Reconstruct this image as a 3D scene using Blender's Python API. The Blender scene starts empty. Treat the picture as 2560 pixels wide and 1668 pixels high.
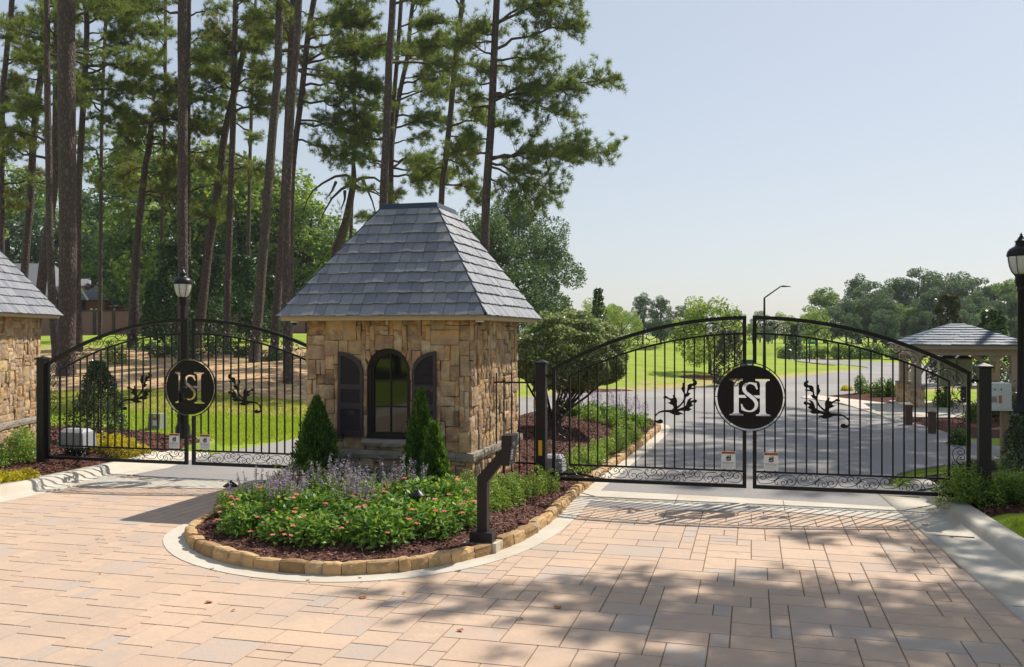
import bpy, bmesh, math, random
import numpy as np
from mathutils import Vector, Matrix
R_ = math.radians
# ---------------------------------------------------------------- camera, sky, sun, exposure
CAMH = 2.5; FPX = 2270.0; HY = 835.0
YAW = math.atan(600/FPX); SN, CS = math.sin(YAW), math.cos(YAW)
sc = bpy.context.scene; C = sc.collection
cam = bpy.data.cameras.new('camera'); camo = bpy.data.objects.new('camera', cam); C.objects.link(camo)
cam.sensor_width = 36; cam.lens = FPX/2560*36; cam.clip_end = 3000; cam.clip_start = .05
camo.location = (0, 0, CAMH); camo.rotation_euler = (R_(90), 0, YAW); cam.shift_y = (HY-834)/2560
sc.camera = camo
SUNK = (-.45, -.69)                      # shadow offset per metre of height
SUN_EL = math.atan(1/math.hypot(*SUNK)); SUN_AZ = math.atan2(.45, .69)
world = bpy.data.worlds.new('World'); sc.world = world; world.use_nodes = True
wn = world.node_tree; bg = wn.nodes['Background']
sky = wn.nodes.new('ShaderNodeTexSky'); sky.sky_type = 'NISHITA'; sky.sun_disc = False
sky.sun_elevation = SUN_EL; sky.sun_rotation = SUN_AZ; sky.dust_density = .9; sky.air_density = 1.1; sky.ozone_density = 1.6
gm = wn.nodes.new('ShaderNodeGamma'); gm.inputs[1].default_value = .4; wn.links.new(sky.outputs[0], gm.inputs[0])      # hazy, even summer sky
ml = wn.nodes.new('ShaderNodeVectorMath'); ml.operation = 'SCALE'; ml.inputs['Scale'].default_value = 1.94; wn.links.new(gm.outputs[0], ml.inputs[0])
tn = wn.nodes.new('ShaderNodeVectorMath'); tn.operation = 'MULTIPLY'; tn.inputs[1].default_value = (.98, .99, 1.03); wn.links.new(ml.outputs[0], tn.inputs[0]); wn.links.new(tn.outputs[0], bg.inputs[0]); bg.inputs[1].default_value = .13
sun = bpy.data.lights.new('sun', 'SUN'); suno = bpy.data.objects.new('sun', sun); C.objects.link(suno)
sun.energy = 4.2; sun.angle = R_(.55); sun.color = (1, .94, .84)
suno.rotation_euler = Vector((SUNK[0], SUNK[1], -1)).to_track_quat('-Z', 'Y').to_euler()
sc.view_settings.view_transform = 'Standard'; sc.view_settings.look = 'None'; sc.view_settings.exposure = .5; sc.view_settings.gamma = 1
sc.cycles.use_denoising = True
sc.cycles.max_bounces = 6; sc.cycles.diffuse_bounces = 3; sc.cycles.glossy_bounces = 3; sc.cycles.transmission_bounces = 4
sc.cycles.transparent_max_bounces = 6; sc.cycles.sample_clamp_indirect = 6; sc.cycles.caustics_reflective = False; sc.cycles.caustics_refractive = False

# ---------------------------------------------------------------- survey helpers: sight line + distance -> place
def ray(x): u = (x-1280)/FPX; return -SN+u*CS, CS+u*SN
def G(x, y, z=0):
    Z = FPX*(CAMH-z)/(y-HY); a, b = ray(x); return (a*Z, b*Z)
def onY(x, Y): a, b = ray(x); return a*Y/b
def PZ(x, y, Z): a, b = ray(x); return Vector((a*Z, b*Z, CAMH-(y-HY)*Z/FPX))
def PY(x, y, Y):
    a, b = ray(x); Z = Y/b; return Vector((a*Z, Y, CAMH-(y-HY)*Z/FPX))
def camc(X, Y): return X*CS+Y*SN, -X*SN+Y*CS   # sideways, depth
# ---------------------------------------------------------------- materials
def mat(name, cols, scale=3, rough=.8, bump=0, bscale=None, isl=False, metal=0, spec=.3, detail=6, transl=0, dist=.02, coord='Object', stretch=None, tcol=None, wear=None, bdetail=8):
    """cols: ramp colours; isl: ramp driven by random-per-island + noise"""
    m = bpy.data.materials.new(name); m.use_nodes = True; nt = m.node_tree; N, L = nt.nodes, nt.links
    b = N['Principled BSDF']; b.inputs['Roughness'].default_value = rough; b.inputs['Metallic'].default_value = metal
    b.inputs['Specular IOR Level'].default_value = spec
    tc = N.new('ShaderNodeTexCoord'); src = tc.outputs[coord]
    if stretch:
        mp = N.new('ShaderNodeMapping'); mp.inputs['Scale'].default_value = stretch; L.new(src, mp.inputs[0]); src = mp.outputs[0]
    no = N.new('ShaderNodeTexNoise'); no.inputs['Scale'].default_value = scale; no.inputs['Detail'].default_value = detail; no.inputs['Roughness'].default_value = .62; L.new(src, no.inputs['Vector'])
    ra = N.new('ShaderNodeValToRGB'); el = ra.color_ramp.elements
    while len(el) < len(cols): el.new(.5)
    for i, c in enumerate(cols):
        p = i/(max(1, len(cols)-1)); el[i].position = p if isl else .3+.4*p; el[i].color = (*c, 1)
    if isl:
        g = N.new('ShaderNodeNewGeometry'); ma = N.new('ShaderNodeMath'); ma.operation = 'MULTIPLY_ADD'
        mb = N.new('ShaderNodeMath'); mb.operation = 'MULTIPLY_ADD'; L.new(no.outputs['Fac'], mb.inputs[0]); mb.inputs[1].default_value = .7; mb.inputs[2].default_value = -.35
        L.new(g.outputs['Random Per Island'], ma.inputs[0]); ma.inputs[1].default_value = 1.0; L.new(mb.outputs[0], ma.inputs[2]); L.new(ma.outputs[0], ra.inputs[0])
    else: L.new(no.outputs['Fac'], ra.inputs[0])
    col = ra.outputs[0]
    if wear:   # broad soft stains: (colour, scale, amount)
        n2 = N.new('ShaderNodeTexNoise'); n2.inputs['Scale'].default_value = wear[1]; n2.inputs['Detail'].default_value = 5; L.new(tc.outputs['Object'], n2.inputs['Vector'])
        mr = N.new('ShaderNodeMapRange'); mr.inputs[1].default_value = .45; mr.inputs[2].default_value = .7; mr.inputs[4].default_value = wear[2]; L.new(n2.outputs['Fac'], mr.inputs[0])
        mx = N.new('ShaderNodeMix'); mx.data_type = 'RGBA'; L.new(mr.outputs[0], mx.inputs[0]); L.new(col, mx.inputs[6]); mx.inputs[7].default_value = (*wear[0], 1); col = mx.outputs[2]
    L.new(col, b.inputs['Base Color'])
    if bump:
        nb = N.new('ShaderNodeTexNoise'); nb.inputs['Scale'].default_value = bscale or scale*4; nb.inputs['Detail'].default_value = bdetail; L.new(src, nb.inputs['Vector'])
        bu = N.new('ShaderNodeBump'); bu.inputs['Strength'].default_value = bump; bu.inputs['Distance'].default_value = dist; L.new(nb.outputs['Fac'], bu.inputs['Height']); L.new(bu.outputs[0], b.inputs['Normal'])
    if transl:
        t = N.new('ShaderNodeBsdfTranslucent'); mx = N.new('ShaderNodeMixShader'); mx.inputs[0].default_value = transl
        hs = N.new('ShaderNodeHueSaturation'); hs.inputs['Value'].default_value = 2.0; hs.inputs['Hue'].default_value = .485; hs.inputs['Saturation'].default_value = 1.1; L.new(col, hs.inputs['Color']); L.new(hs.outputs[0], t.inputs[0])
        L.new(b.outputs[0], mx.inputs[1]); L.new(t.outputs[0], mx.inputs[2]); L.new(mx.outputs[0], N['Material Output'].inputs[0])
    return m
def bark_mat(name, c1, c2, s=9):
    m = bpy.data.materials.new(name); m.use_nodes = True; nt = m.node_tree; N, L = nt.nodes, nt.links; b = N['Principled BSDF']
    b.inputs['Roughness'].default_value = .75; b.inputs['Specular IOR Level'].default_value = .35
    tc = N.new('ShaderNodeTexCoord'); mp = N.new('ShaderNodeMapping'); mp.inputs['Scale'].default_value = (1, 1, .42); L.new(tc.outputs['Object'], mp.inputs[0])
    no = N.new('ShaderNodeTexNoise'); no.inputs['Scale'].default_value = 5; L.new(mp.outputs[0], no.inputs['Vector'])
    va = N.new('ShaderNodeVectorMath'); va.operation = 'MULTIPLY_ADD'; L.new(no.outputs['Color'], va.inputs[0]); va.inputs[1].default_value = (.12, .12, .12); L.new(mp.outputs[0], va.inputs[2])
    vo = N.new('ShaderNodeTexVoronoi'); vo.feature = 'DISTANCE_TO_EDGE'; vo.inputs['Scale'].default_value = s; L.new(va.outputs[0], vo.inputs['Vector'])
    v2 = N.new('ShaderNodeTexVoronoi'); v2.inputs['Scale'].default_value = s; L.new(va.outputs[0], v2.inputs['Vector'])
    mr = N.new('ShaderNodeMapRange'); mr.inputs[2].default_value = .34; L.new(vo.outputs[0], mr.inputs[0])
    mx = N.new('ShaderNodeMix'); mx.data_type = 'RGBA'; L.new(mr.outputs[0], mx.inputs[0]); mx.inputs[6].default_value = (*c1, 1)
    m2 = N.new('ShaderNodeMix'); m2.data_type = 'RGBA'; sp = N.new('ShaderNodeSeparateColor'); L.new(v2.outputs['Color'], sp.inputs[0]); L.new(sp.outputs[0], m2.inputs[0]); m2.inputs[6].default_value = (*c2, 1); m2.inputs[7].default_value = (*[c*.6 for c in c2], 1)
    L.new(m2.outputs[2], mx.inputs[7]); L.new(mx.outputs[2], b.inputs['Base Color'])
    bu = N.new('ShaderNodeBump'); bu.inputs['Strength'].default_value = .9; bu.inputs['Distance'].default_value = .03; L.new(mr.outputs[0], bu.inputs['Height']); L.new(bu.outputs[0], b.inputs['Normal'])
    return m
M = {}
M['bark'] = bark_mat('pine_bark', (.055, .036, .034), (.155, .108, .098), 11)
M['bark_pale'] = bark_mat('pale_bark', (.05, .035, .03), (.22, .165, .145), 20)
M['twig'] = mat('twig', [(.045, .03, .024), (.1, .07, .055)], 6, .9)
M['needle'] = mat('pine_needles', [(.055, .105, .032), (.115, .17, .038), (.25, .28, .055)], .35, .5, isl=True, transl=.34)
M['needle_warm'] = mat('yellowing_needles', [(.05, .1, .03), (.13, .16, .032), (.25, .22, .045)], .35, .5, isl=True, transl=.36)
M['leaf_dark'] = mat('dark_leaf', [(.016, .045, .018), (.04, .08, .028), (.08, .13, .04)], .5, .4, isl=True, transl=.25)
M['leaf_mid'] = mat('mid_leaf', [(.045, .095, .028), (.11, .18, .04), (.2, .27, .055)], .3, .5, isl=True, transl=.45)
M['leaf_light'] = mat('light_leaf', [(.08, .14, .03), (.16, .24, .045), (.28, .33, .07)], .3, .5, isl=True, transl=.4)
M['leaf_far'] = mat('far_leaf', [(.035, .075, .035), (.07, .12, .048), (.12, .17, .06)], .2, .6, isl=True, transl=.3)
M['leaf_oak'] = mat('oak_leaf', [(.03, .065, .026), (.06, .11, .035), (.12, .17, .05)], .3, .5, isl=True, transl=.3)
M['leaf_gloss'] = mat('glossy_leaf', [(.022, .055, .02), (.05, .09, .03), (.1, .14, .045)], .6, .27, isl=True, transl=.15, spec=.6)
M['leaf_magnolia'] = mat('magnolia_leaf', [(.02, .045, .018), (.05, .07, .022), (.14, .1, .03)], .6, .42, isl=True, transl=.12, spec=.6)
M['leaf_yellow'] = mat('golden_leaf', [(.25, .27, .02), (.42, .38, .03), (.55, .46, .06)], 1.5, .5, isl=True, transl=.35)
M['leaf_box'] = mat('boxwood_leaf', [(.07, .14, .03), (.18, .28, .05), (.36, .44, .1)], 2, .45, isl=True, transl=.3)
M['leaf_clip'] = mat('clipped_leaf', [(.07, .12, .04), (.16, .21, .07), (.36, .38, .18)], 1.2, .42, isl=True, transl=.32, spec=.35)
M['leaf_lantana'] = mat('lantana_leaf', [(.04, .11, .02), (.11, .22, .035), (.28, .38, .08)], 2, .45, isl=True, transl=.35)
M['arb'] = mat('arborvitae_spray', [(.02, .07, .014), (.06, .14, .024), (.18, .28, .04)], 1.5, .6, isl=True, transl=.3)
M['petal_pink'] = mat('lantana_petal', [(.8, .17, .3), (.8, .3, .32), (.85, .45, .2)], 3, .6, isl=True, transl=.3)
M['petal_purple'] = mat('salvia_petal', [(.2, .15, .22), (.33, .26, .36), (.5, .43, .5)], 3, .7, isl=True, transl=.3)
M['grass'] = mat('grass_blade', [(.15, .23, .025), (.25, .34, .035), (.34, .4, .06)], .8, .55, isl=True, transl=.35)
M['grass_dry'] = mat('dry_grass', [(.16, .17, .04), (.28, .24, .08)], .8, .7, isl=True, transl=.3)
M['iron'] = mat('black_iron', [(.005, .0045, .005), (.009, .008, .0085)], 30, .38, .1, 200, spec=.3, dist=.001)
M['bronze'] = mat('dark_bronze_paint', [(.017, .0125, .014), (.023, .017, .019)], 12, .45, .1, 150, spec=.3, dist=.001)
M['shutter'] = mat('shutter_paint', [(.04, .029, .036), (.052, .039, .047)], 10, .45, .1, 120, spec=.35, dist=.001)
M['disc'] = mat('medallion_paint', [(.008, .006, .006), (.011, .0085, .008)], 20, .5, .1, 120, spec=.2, dist=.001)
M['slate'] = mat('slate', [(.15, .158, .19), (.2, .206, .24), (.245, .248, .268)], 9, .55, .8, 34, isl=True, dist=.008, stretch=(1, 2.5, 1), spec=.45)
M['slate_far'] = mat('slate_blue', [(.07, .10, .15), (.095, .125, .17), (.13, .155, .19)], 5, .6, .4, 20, isl=True, dist=.006, spec=.45)
M['flash'] = mat('ridge_flashing', [(.045, .06, .085), (.06, .078, .105)], 4, .35, metal=.6)
M['fascia'] = mat('cream_trim', [(.47, .36, .23), (.54, .42, .28)], 3, .6, .05, 60)
M['stone'] = mat('field_stone', [(.2, .125, .09), (.58, .36, .155), (.41, .3, .215), (.56, .385, .2), (.28, .215, .165), (.54, .30, .13), (.6, .49, .355), (.36, .22, .12), (.47, .36, .25), (.6, .41, .2)], 4.5, .85, 1.0, 13, isl=True, dist=.03, wear=((.22, .14, .08), 5, .6))
M['stone_edge'] = mat('edging_stone', [(.28, .17, .08), (.48, .29, .13), (.56, .37, .18), (.46, .3, .15), (.54, .43, .3)], 6, .85, .9, 18, isl=True, dist=.02, wear=((.14, .1, .05), 12, .45))
M['mortar'] = mat('recessed_joint', [(.05, .035, .025), (.09, .065, .045)], 20, .95)
M['sill'] = mat('grey_sandstone', [(.23, .2, .16), (.33, .29, .235)], 6, .85, .8, 22, dist=.015)
M['concrete'] = mat('concrete', [(.5, .455, .38), (.58, .53, .45)], 2.2, .9, .25, 90, dist=.004, wear=((.42, .33, .22), 1.3, .5))
M['paver'] = mat('paver', [(.43, .36, .305), (.485, .355, .27), (.52, .375, .275), (.535, .385, .275), (.47, .34, .255), (.555, .40, .285), (.515, .37, .262), (.50, .355, .258)], 7, .85, .5, 22, isl=True, dist=.008, wear=((.38, .31, .26), 1.1, .5))
M['joint'] = mat('joint_sand', [(.13, .09, .06), (.22, .16, .1)], 30, .95)
M['asphalt'] = mat('asphalt', [(.21, .196, .19), (.29, .272, .262)], 14, .92, .6, 120, dist=.005, wear=((.36, .335, .315), .18, .8))
M['mulch'] = mat('mulch_bed', [(.07, .027, .02), (.14, .06, .043)], 30, .95, 1.0, 70, dist=.03)
M['chip'] = mat('mulch_chip', [(.06, .024, .018), (.15, .062, .044), (.27, .14, .10)], 10, .85, isl=True)
M['glass'] = mat('dark_glass', [(.006, .007, .006), (.008, .009, .008)], 1, .03, spec=.55)
M['white'] = mat('white_paint', [(.68, .68, .66), (.76, .76, .74)], 3, .5)
M['orange'] = mat('orange_print', [(.55, .17, .03), (.6, .2, .04)], 3, .5)
M['print'] = mat('black_print', [(.03, .03, .03), (.04, .04, .04)], 3, .6)
M['grey'] = mat('grey_casing', [(.30, .31, .33), (.36, .37, .39)], 5, .45, .05, 80)
M['greygreen'] = mat('pedestal_green', [(.23, .25, .19), (.28, .30, .23)], 5, .55)
M['yellow'] = mat('yellow_plastic', [(.75, .42, .02), (.8, .46, .03)], 5, .5)
M['globe'] = mat('frosted_globe', [(.62, .6, .55), (.68, .66, .6)], 4, .25, spec=.5)
M['tan'] = mat('tan_column', [(.33, .265, .205), (.38, .31, .24)], 3, .7, .05, 40)
M['wood'] = mat('post_wood', [(.28, .19, .11), (.4, .28, .17)], 3, .85, .3, 20, stretch=(8, 8, 1))
M['fencep'] = mat('fence_vinyl', [(.23, .115, .135), (.27, .145, .165)], 1.2, .7)
M['fencepost'] = mat('fence_post_paint', [(.06, .042, .04), (.08, .056, .052)], 2, .7)
M['brick'] = mat('house_brick', [(.15, .045, .035), (.22, .07, .05)], 8, .9)
M['roof'] = mat('grey_shingle', [(.16, .16, .175), (.22, .215, .23)], 8, .9, .4, 30)
M['dark'] = mat('dark_void', [(.01, .01, .01), (.014, .014, .014)], 3, .8)
M['bollard'] = mat('bollard_wood', [(.09, .05, .04), (.13, .075, .06)], 8, .8)
M['green'] = mat('cabinet_green', [(.03, .07, .05), (.04, .09, .06)], 4, .5)
M['deadleaf'] = mat('fallen_leaf', [(.25, .09, .03), (.35, .16, .06)], 20, .8, isl=True)
M['camera_white'] = M['white']
# ---------------------------------------------------------------- object helpers
def props(o, label=None, cat=None, group=None, kind=None):
    if label: o['label'] = label
    if cat: o['category'] = cat
    if group: o['group'] = group
    if kind: o['kind'] = kind
    return o
def thing(name, label, cat, loc=(0, 0, 0), group=None, rz=0):
    o = bpy.data.objects.new(name, None); C.objects.link(o); o.location = loc; o.rotation_euler = (0, 0, rz); o.empty_display_size = .2
    return props(o, label, cat, group)
def root_loc(p):
    v = Vector((0, 0, 0))
    while p: v += Vector(p.location); p = p.parent
    return v
def npmesh(name, V, F, m, parent=None, smooth=False, local=False):
    """V (n,3) array; F (k,3|4) array"""
    V = np.asarray(V, dtype=np.float32).reshape(-1, 3).copy(); F = np.asarray(F, dtype=np.int32)
    if parent is not None and not local:
        V -= np.array(root_loc(parent), dtype=np.float32)
    me = bpy.data.meshes.new(name); k = F.shape[1]
    me.vertices.add(len(V)); me.vertices.foreach_set('co', V.ravel())
    me.loops.add(F.size); me.loops.foreach_set('vertex_index', F.ravel())
    me.polygons.add(len(F)); me.polygons.foreach_set('loop_start', np.arange(0, F.size, k, dtype=np.int32)); me.polygons.foreach_set('loop_total', np.full(len(F), k, dtype=np.int32))
    me.polygons.foreach_set('use_smooth', np.full(len(F), bool(smooth)))
    me.update(); me.validate(); me.materials.append(m)
    o = bpy.data.objects.new(name, me); C.objects.link(o); o.parent = parent
    return o
class MB:
    def __init__(s): s.v = []; s.f = []; s.sm = False
    def add(s, V, F):
        n = len(s.v); s.v += [tuple(p) for p in V]; s.f += [tuple(i+n for i in f) for f in F]; return s
    def box(s, x0, y0, z0, x1, y1, z1, j=0, rng=None):
        V = [(x, y, z) for z in (z0, z1) for y in (y0, y1) for x in (x0, x1)]
        if j: V = [(x+rng.uniform(-j, j), y+rng.uniform(-j, j), z+rng.uniform(-j, j)) for x, y, z in V]
        return s.add(V, [(0, 2, 3, 1), (4, 5, 7, 6), (0, 1, 5, 4), (2, 6, 7, 3), (0, 4, 6, 2), (1, 3, 7, 5)])
    def hexa(s, A, B):     # two quads
        return s.add(list(A)+list(B), [(3, 2, 1, 0), (4, 5, 6, 7), (0, 1, 5, 4), (1, 2, 6, 5), (2, 3, 7, 6), (3, 0, 4, 7)])
    def tube(s, pts, rad, n=8, cap=True):
        pts = [Vector(p) for p in pts]; m = len(pts)
        if not hasattr(rad, '__len__'): rad = [rad]*m
        V = []; F = []; up = Vector((.13, .21, .97)) ; prev = None
        for i, p in enumerate(pts):
            t = (pts[min(i+1, m-1)]-pts[max(i-1, 0)]).normalized()
            a = prev if prev is not None else (up if abs(t.dot(up)) < .9 else Vector((1, 0, 0)))
            a = (a-t*a.dot(t)).normalized(); b = t.cross(a); prev = a
            for k in range(n):
                q = 2*math.pi*k/n; V.append(p+(a*math.cos(q)+b*math.sin(q))*rad[i])
        for i in range(m-1):
            for k in range(n): F.append((i*n+k, i*n+(k+1) % n, (i+1)*n+(k+1) % n, (i+1)*n+k))
        if cap: F.append(tuple(range(n-1, -1, -1))); F.append(tuple((m-1)*n+k for k in range(n)))
        return s.add(V, F)
    def flat(s, pts, w, d):    # square bar polyline in a plane of constant y (w in plane, d across)
        pts = [Vector(p) for p in pts]; m = len(pts); V = []; F = []
        for i, p in enumerate(pts):
            t = (pts[min(i+1, m-1)]-pts[max(i-1, 0)]).normalized(); nn = Vector((-t.z, 0, t.x))
            for a, b in ((-1, -1), (1, -1), (1, 1), (-1, 1)): V.append(p+nn*(a*w/2)+Vector((0, b*d/2, 0)))
        for i in range(m-1):
            for k in range(4): F.append((i*4+k, i*4+(k+1) % 4, (i+1)*4+(k+1) % 4, (i+1)*4+k))
        F.append((3, 2, 1, 0)); F.append(tuple((m-1)*4+k for k in range(4)))
        return s.add(V, F)
    def lathe(s, c, prof, n=20):
        V = []; F = []; c = Vector(c)
        for r, z in prof:
            for k in range(n): q = 2*math.pi*k/n; V.append(c+Vector((r*math.cos(q), r*math.sin(q), z)))
        for i in range(len(prof)-1):
            for k in range(n): F.append((i*n+k, i*n+(k+1) % n, (i+1)*n+(k+1) % n, (i+1)*n+k))
        F.append(tuple(range(n-1, -1, -1))); F.append(tuple((len(prof)-1)*n+k for k in range(n)))
        return s.add(V, F)
    def poly(s, P, z0, z1):   # upright prism from outline
        n = len(P); V = [(x, y, z0) for x, y in P]+[(x, y, z1) for x, y in P]
        return s.add(V, [tuple(range(n-1, -1, -1)), tuple(range(n, 2*n))]+[(i, (i+1) % n, n+(i+1) % n, n+i) for i in range(n)])
    def build(s, name, m, parent=None, smooth=False, bevel=0):
        o0 = root_loc(parent); me = bpy.data.meshes.new(name)
        me.from_pydata([(x-o0.x, y-o0.y, z-o0.z) for x, y, z in s.v], [], s.f)
        bm = bmesh.new(); bm.from_mesh(me); bmesh.ops.recalc_face_normals(bm, faces=bm.faces); bm.to_mesh(me); bm.free()
        if smooth:
            for p in me.polygons: p.use_smooth = len(p.vertices) <= 4
        me.materials.append(m); o = bpy.data.objects.new(name, me); C.objects.link(o); o.parent = parent
        if bevel:
            b = o.modifiers.new('bevel', 'BEVEL'); b.width = bevel; b.segments = 2; b.limit_method = 'ANGLE'
        return o
def copy_tree(o, parent=None):
    c = o.copy(); C.objects.link(c)
    if parent: c.parent = parent
    for ch in list(o.children): copy_tree(ch, c)
    return c
def curve_plate(name, loops, depth, m, parent, y, place):
    """filled outline with holes, in the plane of constant y; place maps (u,v)->(X,z)"""
    cu = bpy.data.curves.new(name, 'CURVE'); cu.dimensions = '2D'; cu.fill_mode = 'BOTH'; cu.extrude = depth/2
    for lp in loops:
        sp = cu.splines.new('POLY'); sp.points.add(len(lp)-1)
        for i, (u, v) in enumerate(lp): X, z = place(u, v); sp.points[i].co = (X, z, 0, 1)
        sp.use_cyclic_u = True
    t = bpy.data.objects.new('tmp', cu); C.objects.link(t); me = bpy.data.meshes.new_from_object(t.evaluated_get(bpy.context.evaluated_depsgraph_get())); bpy.data.objects.remove(t); bpy.data.curves.remove(cu)
    o0 = root_loc(parent)
    for v in me.vertices: a, b, c = v.co; v.co = (a-o0.x, y-c-o0.y, b-o0.z)
    me.name = name; me.materials.clear(); me.materials.append(m); o = bpy.data.objects.new(name, me); C.objects.link(o); o.parent = parent
    return o
def text_mesh(name, body, size, loc, m, parent, rot=(math.pi/2, 0, 0), align='CENTER', ext=.0006):
    cu = bpy.data.curves.new(name, 'FONT'); cu.body = body; cu.size = size; cu.align_x = align; cu.align_y = 'CENTER'; cu.extrude = ext
    t = bpy.data.objects.new('tmp', cu); C.objects.link(t); bpy.context.view_layer.update()
    me = bpy.data.meshes.new_from_object(t.evaluated_get(bpy.context.evaluated_depsgraph_get())); bpy.data.objects.remove(t); bpy.data.curves.remove(cu)
    mt = Matrix.Translation(Vector(loc)-root_loc(parent)) @ Matrix.Rotation(rot[2], 4, 'Z') @ Matrix.Rotation(rot[0], 4, 'X')
    me.transform(mt); me.name = name; me.materials.clear(); me.materials.append(m); o = bpy.data.objects.new(name, me); C.objects.link(o); o.parent = parent
    return o
# ---------------------------------------------------------------- foliage helpers (numpy)
def unit(a): return a/np.maximum(1e-9, np.linalg.norm(a, axis=-1, keepdims=True))
def leaf_geo(P, size, rng, asp=.55, up=0, fold=True):
    """rhombic leaves at P, random facing; up biases normals upward"""
    n = len(P); N = unit(rng.normal(size=(n, 3))+np.array([0, 0, up])); T = unit(np.cross(N, rng.normal(size=(n, 3)))); B = np.cross(N, T)
    s = size*rng.uniform(.6, 1.25, (n, 1)); a = T*s*.5; b = B*s*.5*asp
    V = np.stack([P-a, P+b-a*.1, P+a, P-b-a*.1], 1).reshape(-1, 3); F = np.arange(4*n).reshape(-1, 4)
    return V, F
def needle_geo(P, D, L, W, k, rng, spread=.75):
    n = len(P); Pk = np.repeat(P, k, 0); Dk = np.repeat(D, k, 0)
    d = unit(Dk*.55+rng.normal(size=Pk.shape)*spread); l = L*rng.uniform(.7, 1.15, (n*k, 1)); s = unit(np.cross(d, rng.normal(size=Pk.shape)))*W*.5
    V = np.stack([Pk-s, Pk+s, Pk+d*l], 1).reshape(-1, 3); F = np.arange(3*n*k).reshape(-1, 3)
    return V, F
def inside(P, poly):
    x, y = P[..., 0], P[..., 1]; r = np.zeros(x.shape, bool); n = len(poly)
    for i in range(n):
        x1, y1 = poly[i]; x2, y2 = poly[(i+1) % n]
        if y1 == y2: continue
        r ^= ((y1 > y) != (y2 > y)) & (x < (x2-x1)*(y-y1)/(y2-y1)+x1)
    return r
def pdist(P, poly, closed=True):
    d = np.full(P.shape[:-1], 1e9); n = len(poly)
    for i in range(n if closed else n-1):
        a = np.array(poly[i]); b = np.array(poly[(i+1) % n]); ab = b-a; t = np.clip(((P-a)@ab)/max(1e-9, ab@ab), 0, 1)
        d = np.minimum(d, np.linalg.norm(P-(a+t[..., None]*ab), axis=-1))
    return d
def ss(a, b, x): t = np.clip((x-a)/(b-a), 0, 1); return t*t*(3-2*t)
# ---------------------------------------------------------------- layout outlines (metres)
ISL = [(-7.1, 25.4), (-7.12, 20), (-7.12, 14), (-7.1, 12), (-7.04, 10.8), (-6.88, 9.98), (-6.65, 9.6), (-6.28, 9.2), (-5.85, 8.88), (-5.3, 8.64), (-4.82, 8.54), (-4.3, 8.54), (-3.87, 8.68), (-3.45, 8.95), (-3.08, 9.4), (-2.8, 9.98), (-2.66, 10.6), (-2.58, 11.2), (-2.55, 12), (-2.57, 13), (-2.58, 14.2), (-2.52, 16), (-2.42, 18.5), (-2.32, 21), (-2.27, 24), (-2.5, 25.3), (-3.2, 26.1), (-6.2, 26.1)]
def gutR(Y): return 2.0+(13.5-Y)*.058
ROADW = [(-10.9, 13.0), (2.3, 13.0), (2.1, 15.6), (2.35, 17.2), (3.1, 18.4), (4.3, 19.6), (5.4, 20.7), (5.5, 21.8), (5.0, 23.2), (4.8, 24.9), (4.5, 27.0), (4.0, 30.0), (3.3, 33.0), (2.5, 36.0), (2.4, 37.8), (4.4, 41.0), (8.5, 46.5), (20, 53), (60, 62), (60, 76), (24, 70), (16, 73), (13.5, 80), (9.5, 90), (4, 96), (-10, 101), (-40, 104), (-40, 98), (-10, 95), (3, 88), (7.5, 78), (8.6, 72), (7.2, 67.5), (3.2, 57), (-1.0, 46.9), (-3.9, 41.0), (-7.7, 37.0), (-9.6, 31.5), (-10.2, 25), (-10.4, 19.7), (-10.9, 16.7)]
def smooth_poly(P, it=2):
    for _ in range(it):
        Q = []
        for i in range(len(P)):
            a, b = P[i], P[(i+1) % len(P)]; Q += [(a[0]*.75+b[0]*.25, a[1]*.75+b[1]*.25), (a[0]*.25+b[0]*.75, a[1]*.25+b[1]*.75)]
        P = Q
    return P
ISLs = smooth_poly(ISL, 1); ROAD = smooth_poly(ROADW, 1)
PAVED = [(-11.6, -8), (3.6, -8), (3.1, 5), (2.95, 9), (2.65, 15.8), (2.1, 16), (-11.9, 16.9), (-11.9, 15), (-11.35, 14)]
def hillz(X, Y):
    xc, Z = camc(X, Y); u = xc/np.maximum(Z, 1)
    left = np.interp(Z, [0, 18, 22, 27, 36, 46, 72, 200], [0, 0, .08, .3, 1.12, 1.6, 2.5, 2.9])
    right = np.interp(Z, [0, 40, 60, 105, 160, 400], [0, 0, .55, 1.25, 1.3, 1.3])
    far = np.interp(Z, [0, 75, 140, 400], [0, 0, .6, 1.0])
    wl = ss(-.08, -.2, u); wr = ss(.42, .3, u)*0+ss(9.5, 5.5, X-(Y-60)*.12); z = right*wr+far*(1-wr)
    return left*wl+z*(1-wl)
def ground_z(X, Y):
    P = np.stack([np.asarray(X, float), np.asarray(Y, float)], -1); ins = inside(P, ROAD) | inside(P, PAVED)
    d = np.minimum(pdist(P, ROAD), pdist(P, PAVED)); d = np.where(ins, 0, d)
    z = -.04+.06*ss(0, .7, d)+hillz(P[..., 0], P[..., 1])*ss(0, 9, d)
    # lawns stand level with the kerb tops beside the paving
    side = ss(3.4, 2.6, np.abs(P[..., 0]+4.3)-7.0)*0
    z += .13*ss(.0, .35, d)*ss(19, 15.5, P[..., 1])*(1-ss(5, 9, d)*0)
    return np.where(ins, -.12, z)
def gz(X, Y): return float(ground_z(np.array([X]), np.array([Y]))[0])
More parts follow.
